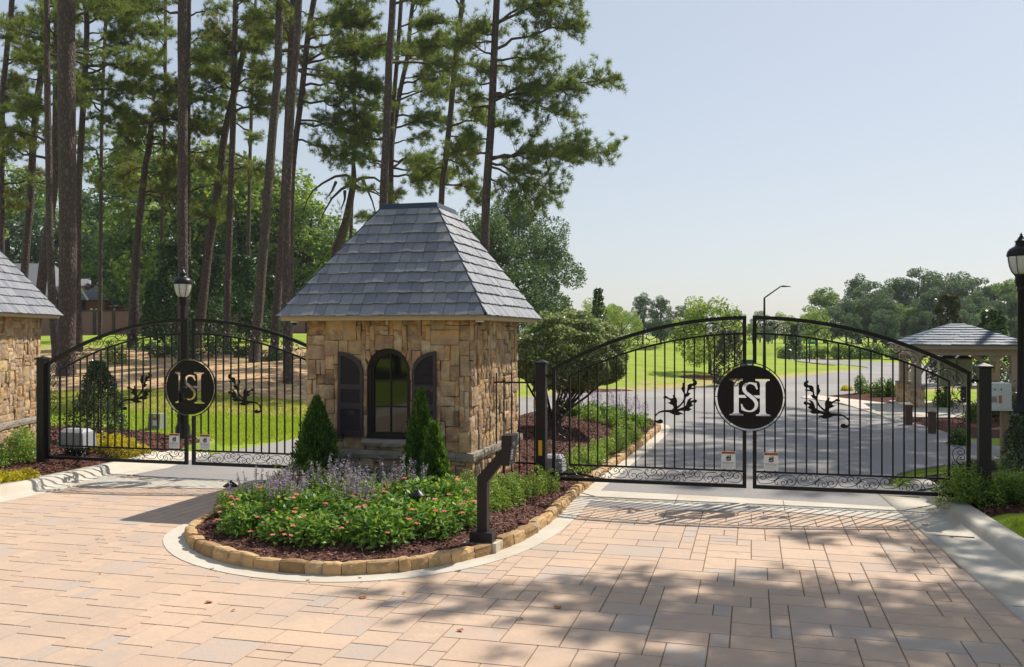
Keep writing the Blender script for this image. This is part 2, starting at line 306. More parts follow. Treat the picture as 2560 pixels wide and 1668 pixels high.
# ---------------------------------------------------------------- ground sheet
xs = np.concatenate([np.linspace(-900, -120, 14), np.linspace(-110, -46, 24), np.linspace(-45, 16, 245), np.linspace(17, 80, 40), np.linspace(90, 900, 14)])
ys = np.concatenate([np.linspace(-300, -12, 8), np.linspace(-10, 8, 30), np.linspace(8.3, 50, 160), np.linspace(51, 120, 60), np.linspace(125, 900, 20)])
GX, GY = np.meshgrid(xs, ys); GZ = ground_z(GX, GY); V = np.stack([GX, GY, GZ], -1).reshape(-1, 3)
nx = len(xs); idx = np.arange(len(V)).reshape(len(ys), nx)
F = np.stack([idx[:-1, :-1], idx[:-1, 1:], idx[1:, 1:], idx[1:, :-1]], -1).reshape(-1, 4)
def lawn_mat():
    m = bpy.data.materials.new('lawn_and_straw'); m.use_nodes = True; nt = m.node_tree; N, L = nt.nodes, nt.links; b = N['Principled BSDF']; b.inputs['Roughness'].default_value = .95; b.inputs['Specular IOR Level'].default_value = .1
    tc = N.new('ShaderNodeTexCoord')
    def noise(s, d=6):
        n = N.new('ShaderNodeTexNoise'); n.inputs['Scale'].default_value = s; n.inputs['Detail'].default_value = d; L.new(tc.outputs['Object'], n.inputs['Vector']); return n.outputs['Fac']
    def ramp(f, cs, lo=.35, hi=.65):
        r = N.new('ShaderNodeValToRGB'); e = r.color_ramp.elements
        while len(e) < len(cs): e.new(.5)
        for i, c in enumerate(cs): e[i].position = lo+(hi-lo)*i/(len(cs)-1); e[i].color = (*c, 1)
        L.new(f, r.inputs[0]); return r.outputs[0]
    def mix(f, a, b2):
        x = N.new('ShaderNodeMix'); x.data_type = 'RGBA'; L.new(f, x.inputs[0]); L.new(a, x.inputs[6]); L.new(b2, x.inputs[7]); return x.outputs[2]
    at = N.new('ShaderNodeAttribute'); at.attribute_name = 'zone'; sp = N.new('ShaderNodeSeparateColor'); L.new(at.outputs['Color'], sp.inputs[0])
    def mask(ch, ns, k=.35):
        a = N.new('ShaderNodeMath'); a.operation = 'MULTIPLY_ADD'; L.new(noise(ns), a.inputs[0]); a.inputs[1].default_value = k*2; L.new(sp.outputs[ch], a.inputs[2])
        r = N.new('ShaderNodeMapRange'); r.inputs[1].default_value = .5+k-.06; r.inputs[2].default_value = .5+k+.06; L.new(a.outputs[0], r.inputs[0]); return r.outputs[0]
    grass = mix(noise(38, 3), ramp(noise(.5), [(.2, .29, .03), (.29, .37, .045), (.37, .41, .08)]), ramp(noise(5), [(.16, .25, .025), (.3, .37, .05)]))
    dry = ramp(noise(2.0), [(.28, .3, .07), (.4, .34, .14), (.46, .32, .19)])
    straw = ramp(noise(3.5, 9), [(.26, .14, .08), (.5, .3, .17), (.58, .4, .24), (.38, .36, .12)])
    mul = ramp(noise(30, 9), [(.05, .02, .015), (.12, .05, .036)])
    c = mix(mask(2, .9), grass, dry); c = mix(mask(0, .55), c, straw); c = mix(mask(1, 1.5, .1), c, mul); L.new(c, b.inputs['Base Color'])
    bu = N.new('ShaderNodeBump'); bu.inputs['Strength'].default_value = .7; bu.inputs['Distance'].default_value = .06; L.new(noise(28, 8), bu.inputs['Height']); L.new(bu.outputs[0], b.inputs['Normal'])
    return m
M['lawn'] = lawn_mat()
go = props(npmesh('ground', V, F, M['lawn'], smooth=True), 'rolling ground of mown lawn, pine straw and mulch beds', None, None, 'structure')
xc, Zc = camc(V[:, 0], V[:, 1]); u = xc/np.maximum(Zc, 1); Pxy = V[:, :2]
zone = np.zeros((len(V), 4)); zone[:, 3] = 1
leftm = ss(-.1, -.16, u)
zone[:, 0] = leftm*ss(25.5, 27.3, Zc)*(1-.75*ss(42, 50, Zc))*(1-.75*ss(30, 25, Zc)*ss(-.3, -.2, u)*0)
zone[:, 0] = np.maximum(zone[:, 0], leftm*ss(-11.4, -12.2, V[:, 0])*ss(14.5, 16, V[:, 1])*0)
# mulch beds: left gate post, right gate post, kiosk, tree rings
beds = [[(-11.4, 11.9), (-11.4, 14.5), (-11.9, 17.2), (-12.1, 18.6), (-14.5, 19.6), (-17.5, 20.0), (-19, 16), (-15.5, 13.6), (-13.2, 12.1)],
        [(2.9, 13.2), (2.6, 16.2), (3.2, 17.0), (5.4, 17.2), (8, 16.8), (8, 13.6), (5.0, 13.2)],
        [G(2200, 1042), G(2245, 1062), (4.1, 24.4), (6.2, 23.6), (12, 24.2), (12, 33.5), (6.0, 33), (4.2, 35.3), (2.6, 36.6), (3.0, 34.5), (3.6, 30)],
        [G(2070, 990), G(2090, 975), G(2160, 978), G(2250, 984), G(2250, 1012), G(2110, 998)]]
for bd in beds:
    d = pdist(Pxy, bd); i = inside(Pxy, bd); zone[:, 1] = np.maximum(zone[:, 1], np.where(i, .5+.5*np.clip(d/.35, 0, 1), .5-.5*np.clip(d/.35, 0, 1)))
for (cx, cy), r in (((-2.1, 51), 1.8), ((-6.3, 38.7), 1.9), ((9.3, 52), 1.3), ((4.6, 72.5), 1.5)):
    zone[:, 1] = np.maximum(zone[:, 1], ss(r*1.3, r*.8, np.hypot(V[:, 0]-cx, V[:, 1]-cy)))
zone[:, 2] = .45*ss(-.3, -.05, u)*ss(70, 45, Zc)*ss(36, 40, Zc)+.55*leftm*ss(36, 44, Zc)*ss(60, 50, Zc)+.5*ss(2.4, .3, pdist(Pxy, ROAD))*ss(30, 36, Zc)
zone[:, 1][zone[:, 1] < .02] = 0
ca = go.data.color_attributes.new('zone', 'FLOAT_COLOR', 'POINT'); ca.data.foreach_set('color', zone.astype(np.float32).ravel())
# ---------------------------------------------------------------- asphalt road
def slab(name, P, z0, z1, m, label, kind='structure'):
    return props(MB().poly(P, z0, z1).build(name, m), label, None, None, kind)
slab('road', ROAD, -.15, .004, M['asphalt'], 'grey asphalt lanes beyond the gates curving away to the right')
# pavers: random ashlar of rectangular blocks with sunk sanded joints
rng = random.Random(5); U = .165; NX, NY = 110, 120; X0, Y0 = -14.2, -6.1
occ = [[False]*NX for _ in range(NY)]; V = []; F = []
def lim(cx, cy): return (-10.95 < cx < gutR(cy)+.12) and cy < 13.75
SZ = [(3, 2), (2, 3), (2, 2), (3, 3), (4, 2), (2, 1), (3, 2), (2, 2), (2, 3), (4, 3), (1, 2), (3, 2)]
for j in range(NY):
    for i in range(NX):
        if occ[j][i]: continue
        rng.shuffle(SZ)
        for w, h in SZ+[(1, 1)]:
            if i+w > NX or j+h > NY or any(occ[j+b][i+a] for a in range(w) for b in range(h)): continue
            break
        for a in range(w):
            for b in range(h): occ[j+b][i+a] = True
        x0, y0, x1, y1 = X0+i*U, Y0+j*U, X0+(i+w)*U, Y0+(j+h)*U
        if not lim((x0+x1)/2, (y0+y1)/2) or inside(np.array([[(x0+x1)/2, (y0+y1)/2]]), ISL)[0]: continue
        g = .0034; c = .005; n = len(V); dz = [rng.uniform(-.0012, .0012) for _ in range(4)]; jt = lambda: rng.uniform(-.0012, .0012)
        B = [(x0+g, y0+g), (x1-g, y0+g), (x1-g, y1-g), (x0+g, y1-g)]; T = [(x0+g+c+jt(), y0+g+c+jt()), (x1-g-c+jt(), y0+g+c+jt()), (x1-g-c+jt(), y1-g-c+jt()), (x0+g+c+jt(), y1-g-c+jt())]
        V += [(x, y, -.008) for x, y in B]+[(x, y, dz[k]) for k, (x, y) in enumerate(T)]
        F += [(n, n+1, n+5, n+4), (n+1, n+2, n+6, n+5), (n+2, n+3, n+7, n+6), (n+3, n, n+4, n+7), (n+4, n+5, n+6, n+7)]
props(npmesh('driveway', V, F, M['paver']), 'driveway of tan and grey rectangular stone pavers', None, None, 'structure')
slab('joint_bed', [(-11.0, -7), (3.2, -7), (3.2, 3), (2.2, 13.2), (-10.9, 13.6)], -.09, -.0065, M['joint'], 'sand bed under the pavers')
# concrete bands, pan, gutters with rolled kerbs
slab('concrete_band', [(-2.62, 13.42), (.1, 13.32), (2.06, 13.08), (2.02, 14.03), (.1, 14.22), (-2.62, 14.33)], -.05, .010, M['concrete'], 'pale concrete band across the right lane under the gate')
slab('concrete_band', [(-10.9, 12.55), (-7.05, 13.12), (-7.05, 13.9), (-10.9, 13.38)], -.05, .010, M['concrete'], 'pale concrete band across the left lane under the gate')
slab('concrete_apron', [(-12.0, 15.15), (-11.0, 13.3), (-10.66, 13.4), (-10.5, 14.65), (-10.95, 16.75), (-12.0, 16.95)], -.1, .0125, M['concrete'], 'pale concrete apron behind the left gate')
def offset(P, d):
    n = len(P); Q = []
    for i in range(n):
        a, b, c = Vector(P[i-1]), Vector(P[i]), Vector(P[(i+1) % n]); t = (c-a).normalized(); Q.append((b.x+t.y*d, b.y-t.x*d))
    return Q
area = sum(ISLs[i][0]*ISLs[(i+1) % len(ISLs)][1]-ISLs[(i+1) % len(ISLs)][0]*ISLs[i][1] for i in range(len(ISLs)))/2
sg = 1 if area > 0 else -1
slab('concrete_pan', offset(ISLs, sg*.24), -.05, .0075, M['concrete'], 'thin concrete margin round the planted island')
def sweep(name, path, prof, m, label, side):
    V = []; n = len(prof)
    for i, (x, y) in enumerate(path):
        a = Vector(path[max(i-1, 0)]); b = Vector(path[min(i+1, len(path)-1)]); t = (b-a).normalized(); nn = Vector((t.y, -t.x))*side
        V += [(x+nn.x*o, y+nn.y*o, z) for o, z in prof]
    F = [(i*n+k, i*n+k+1, (i+1)*n+k+1, (i+1)*n+k) for i in range(len(path)-1) for k in range(n-1)]
    o = MB().add(V, F).build(name, m, smooth=True); return props(o, label, None, None, 'structure')
PR = [(0, -.05), (0, .013), (.3, .004), (.52, -.002), (.60, .002), (.625, .018), (.645, .07), (.665, .112), (.70, .132), (.76, .138), (.92, .137), (.95, .125), (.96, -.1)]
sweep('kerb', [(gutR(y)+.0*y, y) for y in np.arange(-6, 16.3, .4)], PR, M['concrete'], 'pale concrete gutter and rolled kerb on the right of the driveway', 1)
PL = [(0, -.05), (0, .0135), (.1, .004), (.2, .0), (.27, .03), (.31, .09), (.37, .14), (.45, .155), (.6, .15), (.62, -.1)]
sweep('kerb', [(-10.78, y) for y in np.arange(-6, 15.0, .4)]+[(-10.9, 15.4), (-11.1, 15.9)], PL, M['concrete'], 'pale concrete gutter and rolled kerb on the left of the driveway', -1)
slab('sidewalk', [G(2002, 995), G(2030, 988), G(2108, 997), G(2245, 1013), G(2345, 1018), G(2420, 1026), G(2440, 1046), G(2330, 1046), (4.15, 24.9), (6.1, 23.9), G(2400, 1075), G(2375, 1063), G(2262, 1046), G(2238, 1052), G(2197, 1039), G(2106, 1010)][:8]+[G(2262, 1043), G(2238, 1054), G(2197, 1039), G(2106, 1010)], -.05, .03, M['concrete'], 'concrete walk leading to the mail shelter')
# island soil and edging stones
XX, YY = np.meshgrid(np.arange(-7.3, -2.0, .1), np.arange(8.3, 26.4, .1)); P = np.stack([XX, YY], -1); dI = pdist(P, ISLs); inI = inside(P, ISLs)
rn = np.random.default_rng(3)
ZZ = .104+.15*ss(.2, 1.6, dI)+.13*ss(14.5, 17, YY)*ss(.4, 1.6, dI)+rn.normal(0, .006, XX.shape); ok = inI & (dI > .06)
def isl_z(x, y):
    p = np.array([[x, y]]); d = float(pdist(p, ISLs)[0]); return .104+.15*float(ss(.2, 1.6, d))+.13*float(ss(14.5, 17, y))*float(ss(.4, 1.6, d))
idx = np.arange(XX.size).reshape(XX.shape); cell = ok[:-1, :-1] & ok[1:, :-1] & ok[:-1, 1:] & ok[1:, 1:]
F = np.stack([idx[:-1, :-1], idx[:-1, 1:], idx[1:, 1:], idx[1:, :-1]], -1)[cell]
props(npmesh('planting_bed', np.stack([XX, YY, ZZ], -1).reshape(-1, 3), F, M['mulch'], smooth=True), 'dark red mulch bed of the raised island', None, None, 'structure')
rng = random.Random(11)
def edging(P, name, label):
    mb = MB(); n = len(P); seg = []; pts = [Vector(p) for p in P]+[Vector(P[0])]; L = [0]
    for i in range(n): L.append(L[-1]+(pts[i+1]-pts[i]).length)
    def at(s):
        s %= L[-1]; i = max(k for k in range(n) if L[k] <= s); t = (s-L[i])/(L[i+1]-L[i]); d = (pts[i+1]-pts[i]).normalized(); return pts[i].lerp(pts[i+1], t), d
    s = 0
    while s < L[-1]-.12:
        l = min(rng.choice([.14, .2, .26, .34, .4, .3]), L[-1]-s); a, d = at(s+.005); b, _ = at(s+l-.005); h = .138+rng.uniform(-.014, .014); w = .13+rng.uniform(-.02, .02)
        d1 = (b-a).normalized(); nn = Vector((d1.y, -d1.x))*sg; o = rng.uniform(-.012, .012); nseg = 3; V = []
        for k in range(nseg+1):
            p = a.lerp(b, k/nseg); e = .012 if k in (0, nseg) else 0; hh = h-e+rng.uniform(-.008, .008)
            for q, z in ((-w, -.05), (o-e, -.05), (o-e+rng.uniform(-.01, .008), .05), (o-e+rng.uniform(-.014, .01), .085), (o-.012-e, hh-.014), (o-.035, hh), (-w*.5+rng.uniform(-.01, .01), hh+rng.uniform(-.006, .008)), (-w, hh-.01)):
                r = p+nn*q; V.append((r.x, r.y, z))
        m_ = 8; Fs = [(i*m_+k, i*m_+(k+1) % m_, (i+1)*m_+(k+1) % m_, (i+1)*m_+k) for i in range(nseg) for k in range(m_)]+[tuple(range(m_)), tuple(nseg*m_+k for k in range(m_))]
        mb.add(V, Fs); s += l
    return props(mb.build(name, M['stone_edge']), label, 'edging')
edging(ISLs, 'stone_edging', 'low tan stone edging curving round the planted island')
# loose mulch chips
def chips(poly, n, seed, zf, lab, size=.055, z=None):
    r = np.random.default_rng(seed); A = np.array(poly); lo, hi = A.min(0), A.max(0); P = r.uniform(lo, hi, (n*2, 2)); P = P[inside(P, poly)][:n]
    d = zf(P); Pz = np.stack([P[:, 0], P[:, 1], d], -1); N = len(P); ang = r.uniform(0, 2*np.pi, N); T = np.stack([np.cos(ang), np.sin(ang), r.normal(0, .35, N)], -1); B = np.stack([-np.sin(ang), np.cos(ang), r.normal(0, .5, N)], -1)
    s = size*r.uniform(.5, 1.3, (N, 1)); a = T*s*.5; b = B*s*.16
    V = np.stack([Pz-a-b, Pz+a-b, Pz+a+b, Pz-a+b], 1).reshape(-1, 3); return props(npmesh('mulch', V, np.arange(4*N).reshape(-1, 4), M['chip']), lab, 'mulch', None, 'stuff')
def izf(P): d = pdist(P, ISLs); return .118+.15*ss(.2, 1.6, d)+.13*ss(14.5, 17, P[:, 1])*ss(.4, 1.6, d)
chips(offset([p for p in ISL], -sg*.13), 62000, 8, izf, 'shredded red brown mulch covering the planted island', .042)
gzf = lambda P: ground_z(P[:, 0], P[:, 1])+.012
chips(beds[0], 12000, 9, gzf, 'shredded mulch round the far left gate post')
chips(beds[1], 6000, 10, gzf, 'shredded mulch round the far right gate post')


for k, y in enumerate((6.1, 9.2, 12.2, 15.0)): x = gutR(y); props(MB().box(x+.004, y-.004, .0, x+.56, y+.004, .0125).build('expansion_joint', M['joint']), 'joint across the right gutter', None, None, 'structure')
for k, (x, y0, y1) in enumerate(((-1.1, 13.38, 14.26), (.45, 13.3, 14.16), (-9.4, 12.78, 13.6), (-8.1, 12.97, 13.72))): props(MB().box(x-.005, y0+.01, .0, x+.005, y1-.01, .0125).build('expansion_joint', M['joint']), 'joint across the concrete band', None, None, 'structure')
# ---------------------------------------------------------------- stone masonry: squared rubble laid on a wall face
def ashlar(mb, O, U3, W, H, seed, holes=lambda a, b: False, unit=.075, depth=.03, push=None):
    """O origin, U3 unit direction along the wall; outward normal = U3 x up; stones proud of the face"""
    r = random.Random(seed); O = Vector(O); U3 = Vector(U3); Nn = U3.cross(Vector((0, 0, 1))); nx, nz = round(W/unit), round(H/unit); ux, uz = W/nx, H/nz
    oc = [[holes((i+.5)*ux, (j+.5)*uz) for i in range(nx)] for j in range(nz)]; sizes = [(4, 3), (3, 3), (5, 4), (2, 2), (3, 2), (4, 2), (2, 4), (2, 3), (5, 3), (3, 4), (4, 4), (3, 1), (6, 3), (5, 2), (1, 3)]
    for j in range(nz):
        for i in range(nx):
            if oc[j][i]: continue
            r.shuffle(sizes)
            for w, h in sizes+[(2, 1), (1, 2), (1, 1)]:
                if i+w <= nx and j+h <= nz and not any(oc[j+b][i+a] for a in range(w) for b in range(h)) : break
            else: w = h = 1
            for a in range(w):
                for b in range(h): oc[j+b][i+a] = True
            x0, x1, z0, z1 = i*ux, (i+w)*ux, j*uz, (j+h)*uz
            g = .0035; e = .009; pr = depth+r.uniform(-.014, .020); k = 4; tilt = (r.uniform(-.008, .008), r.uniform(-.008, .008)); jj = [(r.uniform(-.007, .007), r.uniform(-.007, .007)) for _ in range(4)]
            cut = max(x1-x0, z1-z0) ; V = []; Fc = []
            for b in range(k+1):
                for a in range(k+1):
                    s = a/k; t = b/k; jx = sum(jj[q][0]*wq for q, wq in enumerate(((1-s)*(1-t), s*(1-t), s*t, (1-s)*t))); jz = sum(jj[q][1]*wq for q, wq in enumerate(((1-s)*(1-t), s*(1-t), s*t, (1-s)*t)))
                    ed = a in (0, k) or b in (0, k); px = x0+g+(x1-x0-2*g)*s+jx*(0 if ed and i in (0,) and a == 0 else 1); pz = z0+g+(z1-z0-2*g)*t+jz
                    d = pr+tilt[0]*(s-.5)*2+tilt[1]*(t-.5)*2-(.008 if ed else 0)-(.006 if (a in (0, k) and b in (0, k)) else 0)+(0 if ed else r.uniform(-.004, .006))
                    if push: px, pz = push(px, pz)
                    V.append(O+U3*px+Vector((0, 0, pz))+Nn*d)
            for b in range(k):
                for a in range(k): q = b*(k+1)+a; Fc.append((q, q+1, q+k+2, q+k+1))
            ring = [a for a in range(k+1)]+[b*(k+1)+k for b in range(1, k+1)]+[k*(k+1)+a for a in range(k-1, -1, -1)]+[b*(k+1) for b in range(k-1, 0, -1)]
            n0 = len(V)
            for q in ring: V.append(V[q]-Nn*(pr+.01))
            m_ = len(ring); Fc += [(ring[q], n0+q, n0+(q+1) % m_, ring[(q+1) % m_]) for q in range(m_)]
            mb.add(V, Fc)
def slates(mb, e0, e1, t0, t1, rows, seed, wd=.185, th=.014, first=None):
    """one roof face: eave corners e0,e1 and top corners t0,t1 (e0->e1 with outward normal to the right hand side)"""
    r = random.Random(seed); e0, e1, t0, t1 = map(Vector, (e0, e1, t0, t1)); Ud = (e1-e0).normalized(); up = ((t0-e0)-Ud*(t0-e0).dot(Ud)); Hs = up.length; up.normalize(); Nn = Ud.cross(up)
    L0 = (t0-e0).dot(Ud); L1 = (e1-e0).length-(e1-t1).dot(Ud); Wd = (e1-e0).length
    for j in range(rows):
        a = j/rows; b = min(1, (j+1.25)/rows); lo = L0*a; hi = Wd+(L1-Wd)*a; lo2 = L0*b; hi2 = Wd+(L1-Wd)*b
        x = lo-(wd*.5 if j % 2 else 0)+r.uniform(-.02, .02)
        while x < hi:
            w = wd*r.uniform(.86, 1.12)
            if x+w > hi2: w = hi-x+.003
            if x+w < lo2+.02: w = lo2+.03-x
            s0 = max(x+.0028, lo); s1 = min(x+w-.0028, hi); x += w
            if s1-s0 < .02: continue
            u0 = max(s0, lo2) if s0 > lo2 else min(lo2, s1); u1 = min(s1, hi2) if s1 < hi2 else max(hi2, s0)
            if u1 < u0: u0 = u1 = (u0+u1)/2
            zb = b*Hs
            if s0 > hi2 and L1 < Wd: u0 = u1 = s0; zb = max(a*Hs+.01, (Wd-s0)/(Wd-L1)*Hs)
            if s1 < lo2 and L0 > 0: u0 = u1 = s1; zb = max(a*Hs+.01, s1/L0*Hs)
            za = a*Hs-(.03 if j == 0 else r.uniform(0, .012)); l0 = .034+r.uniform(-.004, .006); l1 = .006; k = 3; Vt = []; Vb = []
            for q in range(k+1):
                f = q/k; p = e0+Ud*(s0+(s1-s0)*f)+up*(za+r.uniform(-.009, .009)); Vt.append(p+Nn*l0); Vb.append(p+Nn*(l0-th-.006))
            A = Vt; top = [e0+Ud*(u0+(u1-u0)*q/k)+up*zb+Nn*l1 for q in range(k+1)]
            V = A+top+Vb; n_ = k+1
            Fc = [(q, q+1, n_+q+1, n_+q) for q in range(k)]+[(2*n_+q, 2*n_+q+1, q+1, q) for q in range(k)]+[(2*n_, 0, n_), (k, 2*n_+k, n_+k)]
            mb.add(V, Fc)
def stone_house(name, label, cat, x0, y0, W, D, zb, H, rz, winface, seed, cams=False, zeave=None):
    """square slate roofed stone booth, front = -Y side, corner (x0,y0) front left, local axes rotated rz about the origin corner"""
    t = thing(name, label, cat, (x0, y0, zb), rz=0); rot = Matrix.Rotation(rz, 3, 'Z')
    def T(x, y, z): v = rot @ Vector((x, y, 0)); return (x0+v.x, y0+v.y, zb+z)
    X1 = rot @ Vector((1, 0, 0)); Y1 = rot @ Vector((0, 1, 0)); e = .03
    # core behind the stones
    c = MB(); wx0, wx1, wzt, wzb = winface if winface else (9, 9, 0, 0)
    def q(a, b, cc, d): c.add([a, b, cc, d], [(0, 1, 2, 3)])
    q(T(W, 0, 0), T(W, D, 0), T(W, D, H), T(W, 0, H)); q(T(W, D, 0), T(0, D, 0), T(0, D, H), T(W, D, H)); q(T(0, D, 0), T(0, 0, 0), T(0, 0, H), T(0, D, H))
    if winface:
        q(T(0, 0, 0), T(wx0, 0, 0), T(wx0, 0, H), T(0, 0, H)); q(T(wx1, 0, 0), T(W, 0, 0), T(W, 0, H), T(wx1, 0, H)); q(T(wx0, 0, 0), T(wx1, 0, 0), T(wx1, 0, wzb), T(wx0, 0, wzb)); q(T(wx0, 0, wzt), T(wx1, 0, wzt), T(wx1, 0, H), T(wx0, 0, H))
        cx = (wx0+wx1)/2; rr = (wx1-wx0)/2; zc = wzt-rr; n = 12
        for s in (-1, 1):
            pts = [T(cx+s*rr*math.cos(a), 0, zc+rr*math.sin(a)) for a in [math.pi/2*k/n for k in range(n+1)]]; c.add(pts+[T(cx+s*rr, 0, wzt)], [(k, k+1, n+1) for k in range(n)])
        rev = [T(wx0, 0, wzb)]+[T(cx-rr*math.cos(a), 0, zc+rr*math.sin(a)) for a in [math.pi*k/20 for k in range(21)]]+[T(wx1, 0, wzb)]
        ri = [tuple(Vector(p)+Y1*.14) for p in rev]; nr = len(rev); c.add(rev+ri, [(k, k+1, nr+k+1, nr+k) for k in range(nr-1)]+[(nr-1, 0, nr, 2*nr-1)])
    else: q(T(0, 0, 0), T(W, 0, 0), T(W, 0, H), T(0, 0, H))
    wall = c.build('wall', M['mortar'], t)
    zband = .44
    def hole(a, b):
        if not winface: return False
        z = b+zband+.12
        if wx0 < a < wx1 and wzb-.13 < z < wzt-(wx1-wx0)/2: return True
        dx = a-(wx0+wx1)/2; dz = z-(wzt-(wx1-wx0)/2); return dz >= 0 and math.hypot(dx, dz) < (wx1-wx0)/2
    def push(a, b):
        cx_ = (wx0+wx1)/2; R = (wx1-wx0)/2; zc_ = wzt-R-zband-.12
        if b > zc_:
            d = math.hypot(a-cx_, b-zc_)
            if d < R+.05: q = R+.002 if d < R+.045 else d; a = cx_+(a-cx_)/max(d, 1e-6)*q; b = zc_+(b-zc_)/max(d, 1e-6)*q
        elif wx0-.04 < a < wx1+.04 and b > wzb-zband-.12+.01: a = wx0-.002 if a < cx_ else wx1+.002
        return a, b
    s = MB()
    for k, (O, U3, WW, hf) in enumerate(((T(0, 0, 0), X1, W, hole), (T(W, 0, 0), Y1, D, None), (T(W, D, 0), -X1, W, None), (T(0, D, 0), -Y1, D, None))):
        O = Vector(O); ashlar(s, O+Vector((0, 0, zband+.12)), U3, WW, H-zband-.12, seed+k, hf or (lambda a, b: False), push=push if (hf and winface) else None)
        ashlar(s, O-U3*.03+Vector((0, 0, 0)), U3, WW+.06, zband, seed+9+k, depth=.055)
    s.build('stonework', M['stone'], wall)
    b = MB(); r = random.Random(seed)
    for O, U3, WW in ((T(0, 0, 0), X1, W), (T(W, 0, 0), Y1, D), (T(W, D, 0), -X1, W), (T(0, D, 0), -Y1, D)):
        Nn = Vector(U3).cross(Vector((0, 0, 1))); O = Vector(O); x = -.09
        while x < WW+.085:
            l = min(r.uniform(.45, .8), WW+.09-x); k = 4; V = []
            for a in range(k+1):
                p = O+Vector(U3)*(x+.002+(l-.004)*a/k)
                for d, z in ((-.02, zband-.0), (.085+r.uniform(-.008, .008), zband+r.uniform(-.006, .006)), (.093+r.uniform(-.008, .006), zband+.06), (.085+r.uniform(-.008, .006), zband+.108), (-.02, zband+.124)): V.append(p+Nn*d+Vector((0, 0, z)))
            b.add(V, [(i*5+j, i*5+(j+1) % 5, (i+1)*5+(j+1) % 5, (i+1)*5+j) for i in range(k) for j in range(5)]+[(0, 1, 2, 3, 4), tuple(k*5+j for j in range(5))]); x += l
    b.build('stone_band', M['sill'], t)
    # eaves and roof
    o = .30; f = MB(); zt = H+.065
    P = [(-o, -o), (W+o, -o), (W+o, D+o), (-o, D+o)]; Q = [(.0, .0), (W, .0), (W, D), (0, D)]
    for k in range(4):
        a, b2 = P[k], P[(k+1) % 4]; i0, i1 = Q[k], Q[(k+1) % 4]
        f.add([T(*a, H-.005), T(*b2, H-.005), T(*b2, zt), T(*a, zt), T(*i0, H-.005), T(*i1, H-.005)], [(0, 1, 2, 3), (0, 4, 5, 1)])
    f.add([T(*p, zt) for p in P], [(0, 1, 2, 3)])
    f.build('fascia', M['fascia'], t)
    ro = MB(); oo = .335; zr = zt+.01; Hr = 1.765; a = .45; cx, cy = W/2, D/2
    E = [(-oo, -oo), (W+oo, -oo), (W+oo, D+oo), (-oo, D+oo)]; K = [(cx-a, cy-a), (cx+a, cy-a), (cx+a, cy+a), (cx-a, cy+a)]
    ru = MB(); ru.add([T(*p, zr-.005) for p in E]+[T(*p, zr+Hr) for p in K], [(0, 1, 5, 4), (1, 2, 6, 5), (2, 3, 7, 6), (3, 0, 4, 7), (4, 5, 6, 7)])
    roof = ru.build('roof', M['dark'], t)
    for k in range(4): slates(ro, T(*E[k], zr), T(*E[(k+1) % 4], zr), T(*K[k], zr+Hr), T(*K[(k+1) % 4], zr+Hr), 11, seed+20+k)
    ro.build('slates', M['slate'], roof)
    hp = MB()
    for k in range(4):
        e0 = Vector(T(*E[k], zr)); k0 = Vector(T(*K[k], zr+Hr)); hp.tube([e0+Vector((0, 0, .022)), k0+Vector((0, 0, .028))], .007, 6)
    hp.build('hip_edge', M['flash'], roof)
    cp = MB(); za = zr+Hr-.045; zc2 = zr+Hr+.045; b1 = a+.055; b2 = a+.02
    B1 = [(cx-b1, cy-b1), (cx+b1, cy-b1), (cx+b1, cy+b1), (cx-b1, cy+b1)]; B2 = [(cx-b2, cy-b2), (cx+b2, cy-b2), (cx+b2, cy+b2), (cx-b2, cy+b2)]
    cp.hexa([T(*p, za) for p in B1], [T(*p, zc2) for p in B2]); cp.build('ridge_cap', M['flash'], t, bevel=.006)
    return t, T
BX0, BY0, BW, BD, BZ = -6.6, 12.7, 2.6, 2.75, .2
ww = [PY(918, 1095, BY0), PY(1027, 871.5, BY0)]
wf = (ww[0].x-BX0, ww[1].x-BX0, ww[1].z-BZ, ww[0].z-BZ)
booth, T = stone_house('guard_booth', 'square stone guard booth with steep dark slate roof and arched window, between the two gates', 'booth', BX0, BY0, BW, BD, BZ, 2.705-BZ, 0, wf, 4)
# arched window
cx = (wf[0]+wf[1])/2; rr = (wf[1]-wf[0])/2; zc = wf[2]-rr; yw = .10
wn_ = MB()
def arch(r, n=24): return [(cx-r*math.cos(math.pi*k/n), zc+r*math.sin(math.pi*k/n)) for k in range(n+1)]
def frame(mb, ro, ri, zb0, zb1, y0, y1):
    A = [(cx-ro, zb0)]+arch(ro)+[(cx+ro, zb0)]; B = [(cx-ri, zb1)]+arch(ri)+[(cx+ri, zb1)]; n = len(A)
    V = [T(x, y, z) for y in (y0, y1) for x, z in A+B]; F_ = []
    for k in range(n):
        l = (k+1) % n; F_ += [(k, l, n+l, n+k), (2*n+k, 3*n+k, 3*n+l, 2*n+l), (k, 2*n+k, 2*n+l, l), (n+k, n+l, 3*n+l, 3*n+k)]
    mb.add(V, F_)
frame(wn_, rr-.002, rr-.052, wf[3]+.002, wf[3]+.05, .03, .12)
frame(wn_, rr-.052, rr-.082, wf[3]+.05, wf[3]+.085, .055, .12)
win = wn_.build('window', M['bronze'], booth)
g = MB(); ar = [(cx-rr+.08, wf[3]+.083)]+arch(rr-.08)+[(cx+rr-.08, wf[3]+.083)]; g.add([T(x, .09, z) for x, z in ar], [tuple(range(len(ar)))]); g.build('pane', M['glass'], win)
mu = MB(); mu.box(BX0+cx-.011, BY0+.072, BZ+wf[3]+.08, BX0+cx+.011, BY0+.088, BZ+wf[2]-.06)
for zz in (1017.5, 952): z = PY(970, zz, BY0).z; mu.box(BX0+cx-rr+.07, BY0+.07, z-.011, BX0+cx+rr-.07, BY0+.09, z+.011)
mu.build('glazing_bar', M['bronze'], win)
